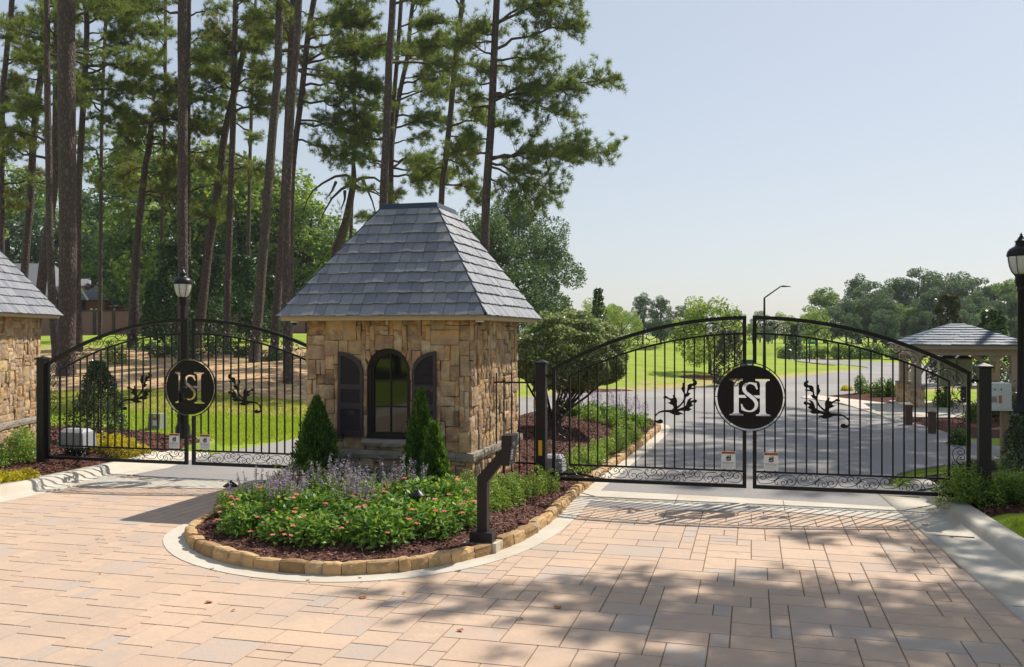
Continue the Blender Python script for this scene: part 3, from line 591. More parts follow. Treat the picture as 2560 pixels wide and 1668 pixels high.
sl = MB(); r = random.Random(2); x = wf[0]-.05
zs = BZ+wf[3]
k = 9; V = []
for i in range(k+1):
    xx = BX0+wf[0]-.05+(wf[1]-wf[0]+.1)*i/k
    for d, z in ((.06, zs-.115), (-.085+r.uniform(-.012, .012), zs-.11+r.uniform(-.008, .008)), (-.095+r.uniform(-.01, .01), zs-.06), (-.075+r.uniform(-.01, .01), zs-.012+r.uniform(-.006, .004)), (.06, zs-.003)): V.append((xx, BY0+d, z))
sl.add(V, [(i*5+j, i*5+(j+1) % 5, (i+1)*5+(j+1) % 5, (i+1)*5+j) for i in range(k) for j in range(5)]+[(0, 1, 2, 3, 4), tuple(k*5+j for j in range(5))]); sl.build('window_sill', M['sill'], booth)
# louvred shutters with quarter-round heads
for xo, xi in ((845, 907.5), (1090, 1030)):
    a = PY(xo, 1091, BY0-.06); b = PY(xi, 1091, BY0-.06); w = b.x-a.x; s = 1 if w > 0 else -1; w = abs(w); zb0 = a.z; zo = PY(xo, 879, BY0-.06).z; zi = zo-.30
    def TX(u, z, y): return (a.x+s*u*w, BY0+y, z)
    def head(u): return zi+(zo-zi)*math.sqrt(max(0, 1-u**2.0))
    sh = MB(); n = 14; fr = .12
    out = [(0, zb0), (1, zb0)]+[(1-k/n*1.0, head(1-k/n)) for k in range(n+1)]; inn = [(fr, zb0+.09), (1-fr, zb0+.09)]+[(1-fr-(1-2*fr)*k/n, head(min(1, (1-fr-(1-2*fr)*k/n)+.10))-.052) for k in range(n+1)]
    m_ = len(out); V = [TX(u, z, y) for y in (-.075, -.038) for u, z in out+inn]; F_ = []
    for k in range(m_):
        l = (k+1) % m_; F_ += [(k, l, m_+l, m_+k), (2*m_+k, 3*m_+k, 3*m_+l, 2*m_+l), (k, 2*m_+k, 2*m_+l, l), (m_+k, m_+l, 3*m_+l, 3*m_+k)]
    sh.add(V, F_)
    V = [TX(u, z, y) for y in (-.046, -.036) for u, z in out]; sh.add(V, [tuple(range(m_)), tuple(range(2*m_-1, m_-1, -1))])
    for zr_ in ((PY(870, 966, BY0).z, .07), (PY(870, 1014, BY0).z, .10)):
        z0 = zr_[0]-zr_[1]/2; v0 = TX(fr, z0, -.074); v1 = TX(1-fr, z0+zr_[1], -.04); sh.box(min(v0[0], v1[0]), v0[1], v0[2], max(v0[0], v1[0]), v1[1], v1[2])
    so = sh.build('shutter', M['shutter'], booth); lo = MB(); z = zb0+.10
    while z < zo-.06:
        skip = any(abs(z+.01-q) < h/2+.006 for q, h in ((PY(870, 966, BY0).z, .07), (PY(870, 1014, BY0).z, .10)))
        um = 1-fr
        if z > zi-.08:
            um = max(0, min(1-fr, math.sqrt(max(0, 1-((z+.055-zi)/(zo-zi))**2))-.09)) if z+.055 > zi else 1-fr
        if not skip and um > fr+.08:
            p = [TX(fr, z, -.066), TX(um, z, -.066), TX(um, z+.017, -.048), TX(fr, z+.017, -.048)]; p2 = [tuple(Vector(v)-Vector((0, 0, .005))) for v in p]; lo.hexa(p2, p)
        z += .0245
    lo.build('louvre', M['shutter'], so)
    hk = MB(); c0 = Vector(TX(.25, zb0-.0, -.085)); hk.tube([c0+Vector((s*.03*0, 0, .03)), c0+Vector((0, 0, -.02)), c0+Vector((-s*.015, 0, -.06)), c0+Vector((-s*.05, 0, -.07)), c0+Vector((-s*.06, 0, -.045)), c0+Vector((-s*.045, 0, -.035))], .006, 6); hk.tube([c0+Vector((0, -.004, .03)), c0+Vector((0, .002, .03))], .022, 10); hk.build('shutter_hook', M['iron'], so)
# eaves cameras
for k, (x, lab) in enumerate(((736, 'small dome camera under the left end of the booth eave'), (1199, 'small dome camera under the right corner of the booth eave'))):
    p = PY(x, 803, BY0-.15); t = thing('dome_camera', lab, 'camera', (p.x, p.y, 2.695), 'dome cameras under the booth eave'); b = MB().lathe((p.x, p.y, 2.70), [(.045, 0), (.06, -.004), (.062, -.022), (.05, -.03)], 18); b.build('housing', M['white'], t, smooth=True)
    MB().lathe((p.x, p.y, 2.67), [(.044, 0), (.04, -.02), (.024, -.038), (.004, -.044)], 16).build('dome', M['glass'], t, smooth=True)
# left stone building (only its sunlit right end is in the picture)
fa = (-.347, .938); LW = 2.9
fx, fy = -14.62, 16.05     # far end of the visible face
px_, py_ = fx-fa[0]*LW, fy-fa[1]*LW
ang = math.atan2(fa[1], fa[0])-math.pi/2
rx, ry = math.cos(ang), math.sin(ang)
stone_house('stone_pavilion', 'sunlit stone building with slate roof cut off by the left edge of the photo', 'building', px_-rx*2.6, py_-ry*2.6, 2.6, LW, .22, 2.62, ang, None, 51)
# ---------------------------------------------------------------- gates
YG = 13.9; R1 = 5.96; R2 = 5.81
def ztop(d): return 2.765-(R1-math.sqrt(R1*R1-d*d))
def zin(d): return 2.505-(R2-math.sqrt(R2*R2-d*d))
ZB, ZR2 = .215, .465; MZ = 1.565; MR = .505
A_ = [(1180, 320), (1080, 345), (990, 330), (950, 260), (975, 195), (1035, 175), (1075, 210), (1078, 250), (1050, 275), (1015, 265), (1005, 235), (1025, 218)]
B_ = [(1190, 287), (1120, 270), (1085, 225), (1105, 185), (1150, 175), (1170, 205), (1160, 235), (1130, 235), (1125, 210)]
C_ = [(1265, 225), (1255, 190), (1225, 180), (1218, 205), (1235, 210)]
def spl(P, n=5):
    P = [Vector(p) for p in P]; Q = []
    for i in range(len(P)-1):
        a, b, c, d = P[max(i-1, 0)], P[i], P[i+1], P[min(i+2, len(P)-1)]
        for k in range(n):
            t = k/n; Q.append(.5*((2*b)+(c-a)*t+(2*a-5*b+4*c-d)*t*t+(3*b-a-3*c+d)*t**3))
    return Q+[P[-1]]
MOT = []
for S in (A_, B_, C_):
    p = [((x-1240)/585, -(y-266)/190) for x, y in [(1240, 266)]+S]; MOT.append(spl(p, 4)); MOT.append(spl([(-a, -b) for a, b in p], 4))
def scroll_panel(mb, f, n, rad=.0055, flip=1):
    """f(s, t): s 0..n along the panel (motifs), t -.5...5 across -> 3D"""
    for i in range(n):
        for c in MOT: mb.tube([f(i+.5+flip*p.x*.985, p.y*.93) for p in c], rad, 5, cap=False)
        for q in (0,): c0 = f(i+.5, 0); mb.tube([c0-Vector((.012, 0, 0)), c0+Vector((.012, 0, 0))], .011, 6)
DISC = dict(
 out=[(822+589*math.cos(a), 790+568*math.sin(a)) for a in [2*math.pi*k/72 for k in range(72)]],
 L=[(450, 465), (697, 465), (697, 497), (670, 500), (640, 515), (622, 545), (620, 755), (728, 755), (745, 778), (762, 803), (622, 805), (622, 1060), (640, 1085), (700, 1095), (710, 1110), (700, 1123), (458, 1120), (453, 1100), (500, 1090), (535, 1060), (535, 560), (522, 512), (450, 495)],
 R=[(920, 467), (1172, 467), (1175, 492), (1130, 500), (1105, 530), (1098, 560), (1100, 1050), (1120, 1085), (1180, 1095), (1185, 1125), (928, 1122), (928, 1100), (975, 1088), (1003, 1050), (1000, 810), (938, 806), (900, 770), (885, 757), (1000, 755), (1003, 560), (985, 510), (920, 495)],
 S=[(938, 532), (962, 645), (942, 655), (915, 600), (880, 570), (830, 555), (785, 565), (755, 600), (748, 645), (765, 685), (820, 725), (890, 775), (940, 830), (968, 885), (968, 945), (945, 1000), (900, 1038), (845, 1057), (780, 1055), (720, 1040), (672, 1020), (660, 915), (680, 912), (705, 970), (745, 1010), (800, 1030), (850, 1022), (890, 990), (908, 945), (905, 895), (870, 845), (810, 795), (740, 742), (695, 690), (683, 640), (695, 590), (725, 555), (775, 530), (830, 523), (890, 530), (915, 540)])
ORN = [(1060,1390),(1045,1365),(1015,1355),(985,1372),(960,1378),(945,1350),(955,1310),(985,1275),(1030,1255),(1090,1250),(1150,1255),(1190,1275),(1240,1297),(1290,1297),(1330,1280),(1360,1293),(1350,1270),(1320,1255),(1285,1243),(1330,1228),(1380,1235),(1440,1235),(1490,1205),(1470,1200),(1450,1185),(1480,1165),(1510,1150),(1490,1130),(1480,1120),(1500,1105),(1540,1115),(1568,1090),(1555,1065),(1530,1062),(1490,1078),(1465,1085),(1480,1055),(1500,1040),(1465,1040),(1430,1065),(1410,1110),(1400,1150),(1370,1170),(1320,1190),(1265,1205),(1300,1180),(1350,1130),(1385,1080),(1400,1030),(1440,1010),(1468,970),(1435,960),(1440,930),(1480,910),(1540,912),(1545,890),(1480,890),(1490,865),(1540,860),(1565,830),(1560,790),(1530,765),(1500,760),(1490,780),(1510,800),(1500,825),(1450,830),(1425,850),(1420,900),(1410,960),(1395,980),(1375,940),(1370,890),(1375,840),(1370,818),(1345,815),(1350,840),(1345,870),(1328,900),(1340,930),(1360,960),(1370,1000),(1365,1050),(1345,1095),(1310,1135),(1270,1165),(1265,1130),(1270,1080),(1255,1040),(1230,1010),(1200,988),(1205,1010),(1210,1040),(1175,1050),(1140,1035),(1110,1010),(1080,1005),(1060,1030),(1075,1052),(1110,1045),(1150,1065),(1175,1090),(1150,1105),(1120,1100),(1160,1130),(1205,1150),(1215,1185),(1190,1215),(1130,1218),(1060,1222),(1000,1240),(950,1280),(925,1330),(935,1385),(970,1415),(1030,1420),(1055,1405)]
XGR = -.035
ORNd = []
for x, y in ORN: p = PY(1480+x/5.95, 820+y/5.95, YG); ORNd.append((XGR-p.x, p.z))      # (distance from gate centre, height)
def warn_sign(X, Z, par, bright=True):
    w, h = .205, .262; pl = MB().box(X-w/2, YG-.022, Z-h/2, X+w/2, YG-.018, Z+h/2).build('warning_sign', M['white'], par); pl['label'] = 'white gate warning sign with orange band'
    MB().box(X-w/2+.004, YG-.0235, Z+h/2-.042, X+w/2-.004, YG-.0225, Z+h/2-.004).build('orange_band', M['orange'], pl)
    text_mesh('lettering', 'WARNING', .036, (X+.014, YG-.0245, Z+h/2-.0235), M['print'], pl)
    tb = MB(); tb.add([(X-.092, YG-.0245, Z+h/2-.036), (X-.066, YG-.0245, Z+h/2-.036), (X-.079, YG-.0245, Z+h/2-.010)], [(0, 1, 2)]); tb.build('alert_triangle', M['print'], pl)
    pc = MB(); y = YG-.0245; zc_ = Z+.028
    pc.add([(X+.018, y, zc_-.04), (X+.036, y, zc_-.034), (X+.036, y, zc_+.05), (X+.018, y, zc_+.04)], [(0, 1, 2, 3)])
    for a, b in (((-.03, -.02), (.016, .012)), ((-.036, .0), (.012, .004)), ((-.026, .03), (.014, -.004)), ((-.006, .042), (.012, .01)), ((-.034, -.032), (.014, -.02)), ((-.01, -.045), (.016, -.022))):
        p, q = Vector(a), Vector(b); n = Vector((-(q-p).y, (q-p).x)).normalized()*.005; pc.add([(X+v.x, y, zc_+v.y) for v in (p+n, q+n, q-n, p-n)], [(0, 1, 2, 3)])
    pc.lathe((X-.012, y, zc_), [(.001, 0)], 3)
    ci = [(X-.014+.014*math.cos(a), y, zc_+.002+.016*math.sin(a)) for a in [2*math.pi*k/12 for k in range(12)]]; pc.add(ci, [tuple(range(12))]); pc.build('pictogram', M['print'], pl)
    text_mesh('small_print', 'Moving Gate Can Cause\nSerious Injury or Death', .0165, (X, YG-.0245, Z-.045), M['print'], pl, ext=.0004)
    tl = MB()
    for k in range(4): tl.box(X-.09, YG-.0243, Z-.080-.011*k, X+(.075 if k % 2 else .088)-.02*(k == 3), YG-.0236, Z-.078-.011*k)
    tl.build('text_line', M['grey'], pl)
def leaf(XG, sgn, label, disc):
    t = thing('gate_leaf', label, 'gate', (XG+sgn*3.0, YG, ZB), 'wrought iron gate leaves'); P = lambda d, z, y=0: Vector((XG+sgn*d, YG+y, z)); m = M['iron']
    n = 28; D0, D1 = .045, 2.985
    fr = MB(); arc = [P(D0+.0+(D1-D0)*k/n, ztop(D0+(D1-D0)*k/n)-.025) for k in range(n+1)]; fr.flat(arc, .055, .05); fr.build('top_rail', m, t)
    MB().box(*sorted2(P(D0, ZB, -.025), P(D1, ZB+.055, .025))).build('bottom_rail', m, t)
    MB().box(*sorted2(P(D1-.05, ZB+.055, -.024), P(D1, ztop(D1)-.03, .024))).build('hinge_stile', m, t)
    rg = math.sqrt(max(0, MR**2-.07**2)); 
    MB().box(*sorted2(P(D0, ZB+.055, -.024), P(D0+.055, MZ-rg, .024))).build('meeting_stile', m, t); MB().box(*sorted2(P(D0, MZ+rg, -.024), P(D0+.055, ztop(.07)-.04, .024))).build('meeting_stile', m, t)
    ir = MB(); arc = [P(D0+.055+(2.70-D0-.055)*k/n, zin(D0+.055+(2.70-D0-.055)*k/n)) for k in range(n+1)]; ir.flat(arc, .028, .03); ir.build('inner_top_rail', m, t)
    MB().box(*sorted2(P(D0+.055, ZR2-.014, -.015), P(2.72, ZR2+.014, .015))).build('inner_bottom_rail', m, t)
    MB().box(*sorted2(P(2.695, ZR2+.014, -.015), P(2.725, zin(2.7)+.01, .015))).build('inner_stile', m, t)
    br0 = None
    for k in range(17):
        d = .07+(2.71-.07)*(k+1)/18.; b = MB(); hw = .0105
        if d < MR:
            q = math.sqrt(MR**2-d*d); b.box(*sorted2(P(d-hw, ZR2+.014, -hw), P(d+hw, MZ-q, hw))); MB().box(*sorted2(P(d-hw, MZ+q, -hw), P(d+hw, zin(d)-.01, hw))).build('bar', m, t)
        else: b.box(*sorted2(P(d-hw, ZR2+.014, -hw), P(d+hw, zin(d)-.01, hw)))
        b.build('bar', m, t)
    s = MB(); N_ = 5; Lb = 2.935-.10; scroll_panel(s, lambda a, b: P(.10+Lb*a/N_, (ZB+.055+ZR2-.014)/2+b*(ZR2-ZB-.069)), N_, flip=1); s.build('bottom_scrollwork', m, t)
    s = MB(); N_ = 5; Lt = 2.90-.10; scroll_panel(s, lambda a, b: P(.10+Lt*a/N_, (ztop(min(2.98, .10+Lt*a/N_))-.055+zin(min(2.98, .10+Lt*a/N_))+.014)/2+b*.185), N_, flip=1); s.build('top_scrollwork', m, t)
    s = MB(); N_ = 3; z0, z1 = ZR2+.0, zin(2.83)+.03; scroll_panel(s, lambda a, b: P(2.83+b*.185, z0+(z1-z0)*a/N_), N_, flip=-1); s.build('side_scrollwork', m, t)
    rm = MB(); rp = [P(max(.045, MR*math.cos(a)) if abs(a) > 1.4 else MR*math.cos(a), MZ+MR*math.sin(a)) for a in [-math.pi/2+.09+(math.pi-.18)*k/36 for k in range(37)]]; rm.flat(rp, .014, .035)
    for a in (-.95, 0, .95): rm.tube([P(.465*math.cos(a), MZ+.465*math.sin(a)), P(MR*math.cos(a), MZ+MR*math.sin(a))], .006, 5)
    rm.build('medallion_ring', m, t)
    if disc:
        f = lambda x, y: (XG+.005+(x-822)/589*.472, MZ-(y-790)/568*.472)
        o = curve_plate('medallion', [DISC['out'], DISC['L'], DISC['R'], DISC['S']], .012, M['disc'], t, YG-.012, f); o['label'] = 'round black plate with cut-out letters H and S interlaced'
    curve_plate('leaf_ornament', [[(d, z) for d, z in ORNd]], .012, M['disc'], t, YG-.022, lambda d, z: (XG+sgn*d, z))
    warn_sign(XG+sgn*.305, ZR2+.16, t)
    for z in (ZB+.10, ztop(2.98)-.12): hg = MB(); hg.box(*sorted2(P(D1, z-.02, -.012), P(D1+.11, z+.02, .012))); hg.tube([P(D1+.04, z-.035), P(D1+.04, z+.035)], .014, 8); hg.build('hinge', m, t)
    return t
def sorted2(a, b): return (min(a.x, b.x), min(a.y, b.y), min(a.z, b.z), max(a.x, b.x), max(a.y, b.y), max(a.z, b.z))
XGL = -9.49
leaf(XGR, -1, 'left leaf of the right-hand arched iron gate, beside the guard booth', True)
leaf(XGR, 1, 'right leaf of the right-hand arched iron gate, carrying the rightmost scrollwork', False)
leaf(XGL, -1, 'left leaf of the left-hand arched iron gate, farthest left', True)
leaf(XGL, 1, 'right leaf of the left-hand arched iron gate, running behind the booth', False)
def gpost(X, label, lamp=None, zg=0):
    t = thing('gate_post', label, 'post', (X, YG, zg), 'square gate posts'); w = .078; MB().box(X-w, YG-w, zg-.1, X+w, YG+w, 2.03).build('post', M['bronze'], t, bevel=.006)
    c = MB(); e = .1; c.hexa([(X-e, YG-e, 2.03), (X+e, YG-e, 2.03), (X+e, YG+e, 2.03), (X-e, YG+e, 2.03)], [(X-e, YG-e, 2.055), (X+e, YG-e, 2.055), (X+e, YG+e, 2.055), (X-e, YG+e, 2.055)])
    c.add([(X-e, YG-e, 2.0551), (X+e, YG-e, 2.0551), (X+e, YG+e, 2.0551), (X-e, YG+e, 2.0551), (X, YG, 2.10)], [(0, 1, 4), (1, 2, 4), (2, 3, 4), (3, 0, 4)]); c.build('cap', M['iron'], t)
    return t
pL = gpost(XGR-3.16, 'gate post just right of the booth with a yellow handle on it')
y = MB(); y.box(XGR-3.16-.03, YG-.105, .60, XGR-3.16+.03, YG-.079, .84).build('yellow_handle', M['yellow'], pL, bevel=.01)
MB().box(XGR-3.16-.125, YG-.03, 1.32, XGR-3.16-.079, YG+.03, 1.46).build('sensor', M['fascia'], pL, bevel=.005)
gpost(XGR+3.16, 'black gate post at the far right beside the white utility box')
gpost(XGL-3.08, 'gate post at the far left beside the sunlit stone building', zg=.1)
# swing operators and arms
def operator(X, Y, z, W, D, H, label, armto, mt='grey'):
    t = thing('gate_operator', label, 'gate operator', (X, Y, z), 'swing gate operators'); b = MB(); a = W/2; d = D/2
    b.hexa([(X-a, Y-d, z+.14), (X+a, Y-d, z+.14), (X+a, Y+d, z+.14), (X-a, Y+d, z+.14)], [(X-a*.9, Y-d*.9, z+H*.85), (X+a*.9, Y-d*.9, z+H*.85), (X+a*.9, Y+d*.9, z+H*.85), (X-a*.9, Y+d*.9, z+H*.85)])
    b.hexa([(X-a*.9, Y-d*.9, z+H*.851), (X+a*.9, Y-d*.9, z+H*.851), (X+a*.9, Y+d*.9, z+H*.851), (X-a*.9, Y+d*.9, z+H*.851)], [(X-a*.7, Y-d*.45, z+H), (X+a*.7, Y-d*.45, z+H), (X+a*.7, Y+d*.45, z+H), (X-a*.7, Y+d*.45, z+H)])
    b.build('housing', M[mt], t, bevel=.015); MB().box(X-a*.6, Y-d*.6, z-.1, X+a*.6, Y+d*.6, z+.14).build('pedestal', M['iron'], t)
    ar = MB(); p0 = Vector((X, Y-d*.7, z+.13)); p2 = Vector(armto); p1 = (p0+p2)/2+Vector((0, .25, 0)); ar.tube([p0, p1], .022, 8); ar.tube([p1, p2], .022, 8); ar.lathe(p1-Vector((0, 0, .03)), [(.03, 0), (.03, .06)], 10); ar.build('arm', M['iron'], t)
    return t
o1 = PZ(192, 1120, 17.6); operator(o1.x, o1.y, gz(o1.x, o1.y)+.02, .62, .4, .50, 'grey gate operator box behind the far left gate post', (XGL-2.3, YG+.05, ZB+.03))
o2 = PZ(1386, 1140, 14.75); operator(o2.x, o2.y, isl_z(o2.x, o2.y), .34, .34, .42, 'grey gate operator box behind the post with the yellow handle', (XGR-2.2, YG+.05, ZB+.03))
o3 = PZ(2447, 1165, 13.6); t = operator(o3.x+.06, o3.y+.1, .1, .42, .34, .52, 'dark gate operator box with a white label behind the far right gate post', (XGR+2.2, YG+.05, ZB+.03), 'bronze')
MB().box(o3.x+.13, o3.y-.082, .30, o3.x+.22, o3.y-.078, .44).build('label_plate', M['white'], t)
bx = MB(); p = PZ(2385, 1203, 13.6); bx = MB().box(p.x-.12, p.y-.1, .02, p.x+.12, p.y+.1, .16, .012, random.Random(1)); props(bx.build('limestone_block', M['concrete']), 'pale block lying by the foot of the far right gate', 'block')
# short railing between booth and gate post
t = thing('iron_railing', 'thin black iron railing between the booth and the gate post', 'railing', (-3.9, 13.9, .2)); r = MB(); r.box(-4.0, YG-.012, 1.72, XGR-3.24, YG+.012, 1.745); r.build('top_rail', M['iron'], t); MB().box(-4.0, YG-.012, .45, XGR-3.24, YG+.012, .475).build('bottom_rail', M['iron'], t)
for k in range(6): x = -3.93+.125*k; MB().box(x-.009, YG-.009, .25, x+.009, YG+.009, 1.88).build('picket', M['iron'], t)
# ---------------------------------------------------------------- lamp posts
def lamp_post(X, Y, z, H, label):
    t = thing('lamp_post', label, 'lamp post', (X, Y, z), 'black lamp posts'); c = (X, Y, z); k = H/4.6
    MB().lathe(c, [(.20, -.1), (.20, .06), (.17, .10), (.17, .26), (.125, .36), (.125, .5), (.14, .53), (.125, .57), (.10, .68), (.10, 1.0), (.125, 1.03), (.125, 1.09), (.085, 1.14), (.08, 1.3), (.064, 1.4), (.056, H-1.02), (.07, H-1.0), (.07, H-.97), (.06, H-.95), (.09, H-.90), (.095, H-.76), (.115, H-.72)], 20).build('pole', M['iron'], t, smooth=True)
    g_ = [(.10, H-.73), (.15, H-.67), (.185, H-.58), (.205, H-.47), (.21, H-.41), (.205, H-.40)]
    gl = MB().lathe(c, g_, 24).build('globe', M['globe'], t, smooth=True)
    MB().lathe(c, [(.222, H-.415), (.228, H-.39), (.215, H-.33), (.185, H-.285), (.13, H-.25), (.10, H-.235), (.085, H-.18), (.10, H-.165), (.10, H-.15), (.075, H-.14), (.045, H-.09), (.02, H-.055), (.012, H-.05), (.03, H-.04), (.012, H-.028), (.004, H)], 24).build('cap', M['iron'], t, smooth=True)
    rb = MB()
    for q in range(8):
        a = 2*math.pi*q/8+.2; rb.tube([(X+(r_+.008)*math.cos(a), Y+(r_+.008)*math.sin(a), z+z_) for r_, z_ in g_[:-1]]+[(X+.226*math.cos(a), Y+.226*math.sin(a), z+H-.38)], .006, 5)
    rb.build('cage_rib', M['iron'], t)
    return t
p = PZ(457, 1000, 21.5); zg = gz(p.x, p.y); lamp_post(p.x, p.y, zg, PZ(457, 667, 21.5).z-zg, 'black lamp post on the lawn behind the left gate')
p = PZ(2553, 1000, 15.6); lamp_post(p.x, p.y, .1, PZ(2553, 581, 15.6).z-.1, 'tall black lamp post cut by the right edge of the photo')
# ---------------------------------------------------------------- call box on gooseneck post
X, Y = -2.99, 10.02; z0 = isl_z(X, Y)
t = thing('call_box', 'dark bronze gooseneck keypad post at the front right of the island', 'intercom', (X, Y, z0))
MB().box(X-.135, Y-.11, z0-.05, X+.135, Y+.11, z0+.13).build('base', M['bronze'], t, bevel=.006)
MB().poly([(X-.2, Y-.13), (X+.18, Y-.1), (X+.2, Y+.2), (X-.18, Y+.2)], z0-.1, z0+.012).build('footing', M['concrete'], t)
nk = MB(); hw = .058; zt = .94; zk = 1.22
nk.hexa([(X-hw, Y-hw, z0+.13), (X+hw, Y-hw, z0+.13), (X+hw, Y+hw, z0+.13), (X-hw, Y+hw, z0+.13)], [(X-hw, Y-hw, .86), (X+hw, Y-hw, .80), (X+hw, Y+hw, .80), (X-hw, Y+hw, .86)])
nk.hexa([(X-hw, Y-hw, .861), (X+hw, Y-hw, .801), (X+hw, Y+hw, .801), (X-hw, Y+hw, .861)], [(X+.235, Y-hw, 1.19), (X+.235, Y-hw, 1.02), (X+.235, Y+hw, 1.02), (X+.235, Y+hw, 1.19)])
nk.build('neck', M['bronze'], t)
hd = MB(); hd.hexa([(X+.235, Y-.075, 1.0), (X+.325, Y-.075, 1.0), (X+.325, Y+.2, 1.0), (X+.235, Y+.2, 1.0)], [(X+.235, Y-.075, 1.345), (X+.365, Y-.075, 1.345), (X+.365, Y+.2, 1.345), (X+.235, Y+.2, 1.345)]); h_ = hd.build('head', M['bronze'], t, bevel=.004)
kp = MB()
for r in range(4):
    for c in range(3): zz = 1.08+.03*r; xx = X+.325+.04*(zz-1.0)/.345+.002; kp.box(xx-.003, Y-.05+.03*c, zz-.009, xx+.003, Y-.03+.03*c, zz+.009)
kp.build('keypad_button', M['grey'], h_)
MB().add([(X+.329+.04*(z-1.0)/.345, yy, z) for z in (1.215, 1.27) for yy in (Y-.06, Y+.09)], [(0, 1, 3, 2)]).build('display', M['glass'], h_)
# path lights
for (x, y, z_, lab) in ((577, 1257, .15, 'small black path light at the left of the flower bed'), (1045, 1262, .22, 'small black path light at the right of the flower bed')):
    q_ = PZ(x, y, 11.2 if x > 900 else 12.3); a, b = q_.x, q_.y; t = thing('path_light', lab, 'path light', (a, b, z_), 'black mushroom path lights'); MB().tube([(a, b, z_-.1), (a, b, z_+.31)], .008, 8).build('stem', M['iron'], t)
    MB().lathe((a, b, z_), [(.105, .285), (.1, .294), (.03, .345), (.012, .36), (.004, .372)], 20).build('hood', M['iron'], t, smooth=True)
# ---------------------------------------------------------------- mail shelter
KX, KY = 6.82, 34.2; KZ = -.02
def kiosk():
    t = thing('mail_shelter', 'open mail shelter with bluish slate roof on tan columns with stone bases', 'shelter', (KX, KY, KZ)); hw = 1.9; hd_ = 1.7; He = 1.79
    MB().box(KX-1.95, KY-1.7, KZ-.1, KX+1.95, KY+1.7, .05).build('floor_slab', M['concrete'], t)
    k = 0
    for sx in (-1, 1):
        for sy in (-1, 1):
            x, y = KX+sx*1.5, KY+sy*1.3; c = MB().box(x-.145, y-.145, .8, x+.145, y+.145, He).build('column', M['tan'], t)
            MB().box(x-.225, y-.225, .04, x+.225, y+.225, .72).build('stone_base', M['stone'], c, bevel=.01); s = MB()
            for f_, (O, U3) in enumerate((((x-.225, y-.225, .04), (1, 0, 0)), ((x-.225, y+.225, .04), (0, -1, 0)), ((x+.225, y-.225, .04), (0, 1, 0)))): ashlar(s, O, U3, .45, .68, 70+k, unit=.1, depth=.015); k += 1
            s.build('stonework', M['stone'], c); MB().box(x-.25, y-.25, .72, x+.25, y+.25, .80).build('cap_stone', M['sill'], c)
            for dx, dy in ((-sx, 0), (0, -sy)):
                b = MB(); pts = [(x+dx*(.145+.62*q), y+dy*(.145+.62*q), He-.02-.55*(1-q)**2*1.0) for q in [i/8 for i in range(9)]]
                for i in range(8):
                    (x0, y0, z0), (x1, y1, z1) = pts[i], pts[i+1]; w = .045; ax = (w, 0) if dx == 0 else (0, w)
                    b.hexa([(x0-ax[0], y0-ax[1], z0-.12), (x0+ax[0], y0+ax[1], z0-.12), (x0+ax[0], y0+ax[1], z0), (x0-ax[0], y0-ax[1], z0)], [(x1-ax[0], y1-ax[1], z1-.12), (x1+ax[0], y1+ax[1], z1-.12), (x1+ax[0], y1+ax[1], z1), (x1-ax[0], y1-ax[1], z1)])
                b.build('bracket', M['tan'], c)
    be = MB(); be.box(KX-1.68, KY-1.46, He, KX+1.68, KY-1.14, He+.2); be.box(KX-1.68, KY+1.14, He, KX+1.68, KY+1.46, He+.2); be.box(KX-1.68, KY-1.139, He+.001, KX-1.33, KY+1.139, He+.199); be.box(KX+1.33, KY-1.139, He+.001, KX+1.68, KY+1.139, He+.199); be.build('beam', M['tan'], t)
    f = MB(); f.box(KX-hw, KY-hd_, He+.2, KX+hw, KY+hd_, He+.34); f.build('fascia', M['tan'], t)
    E = [(KX-hw-.08, KY-hd_-.08), (KX+hw+.08, KY-hd_-.08), (KX+hw+.08, KY+hd_+.08), (KX-hw-.08, KY+hd_+.08)]; a = .12; K = [(KX-a, KY-a), (KX+a, KY-a), (KX+a, KY+a), (KX-a, KY+a)]; z0 = He+.35; z1 = He+1.08
    ru = MB().add([(*p, z0) for p in E]+[(*p, z1) for p in K], [(0, 1, 5, 4), (1, 2, 6, 5), (2, 3, 7, 6), (3, 0, 4, 7), (4, 5, 6, 7), (3, 2, 1, 0)]).build('roof', M['slate_far'], t); s = MB()
    for q in range(4): slates(s, (*E[q], z0), (*E[(q+1) % 4], z0), (*K[q], z1), (*K[(q+1) % 4], z1), 9, 90+q, wd=.3, th=.02)
    s.build('slates', M['slate_far'], ru); MB().box(KX-.17, KY-.17, z1-.04, KX+.17, KY+.17, z1+.035).build('ridge_cap', M['flash'], ru)
kiosk()
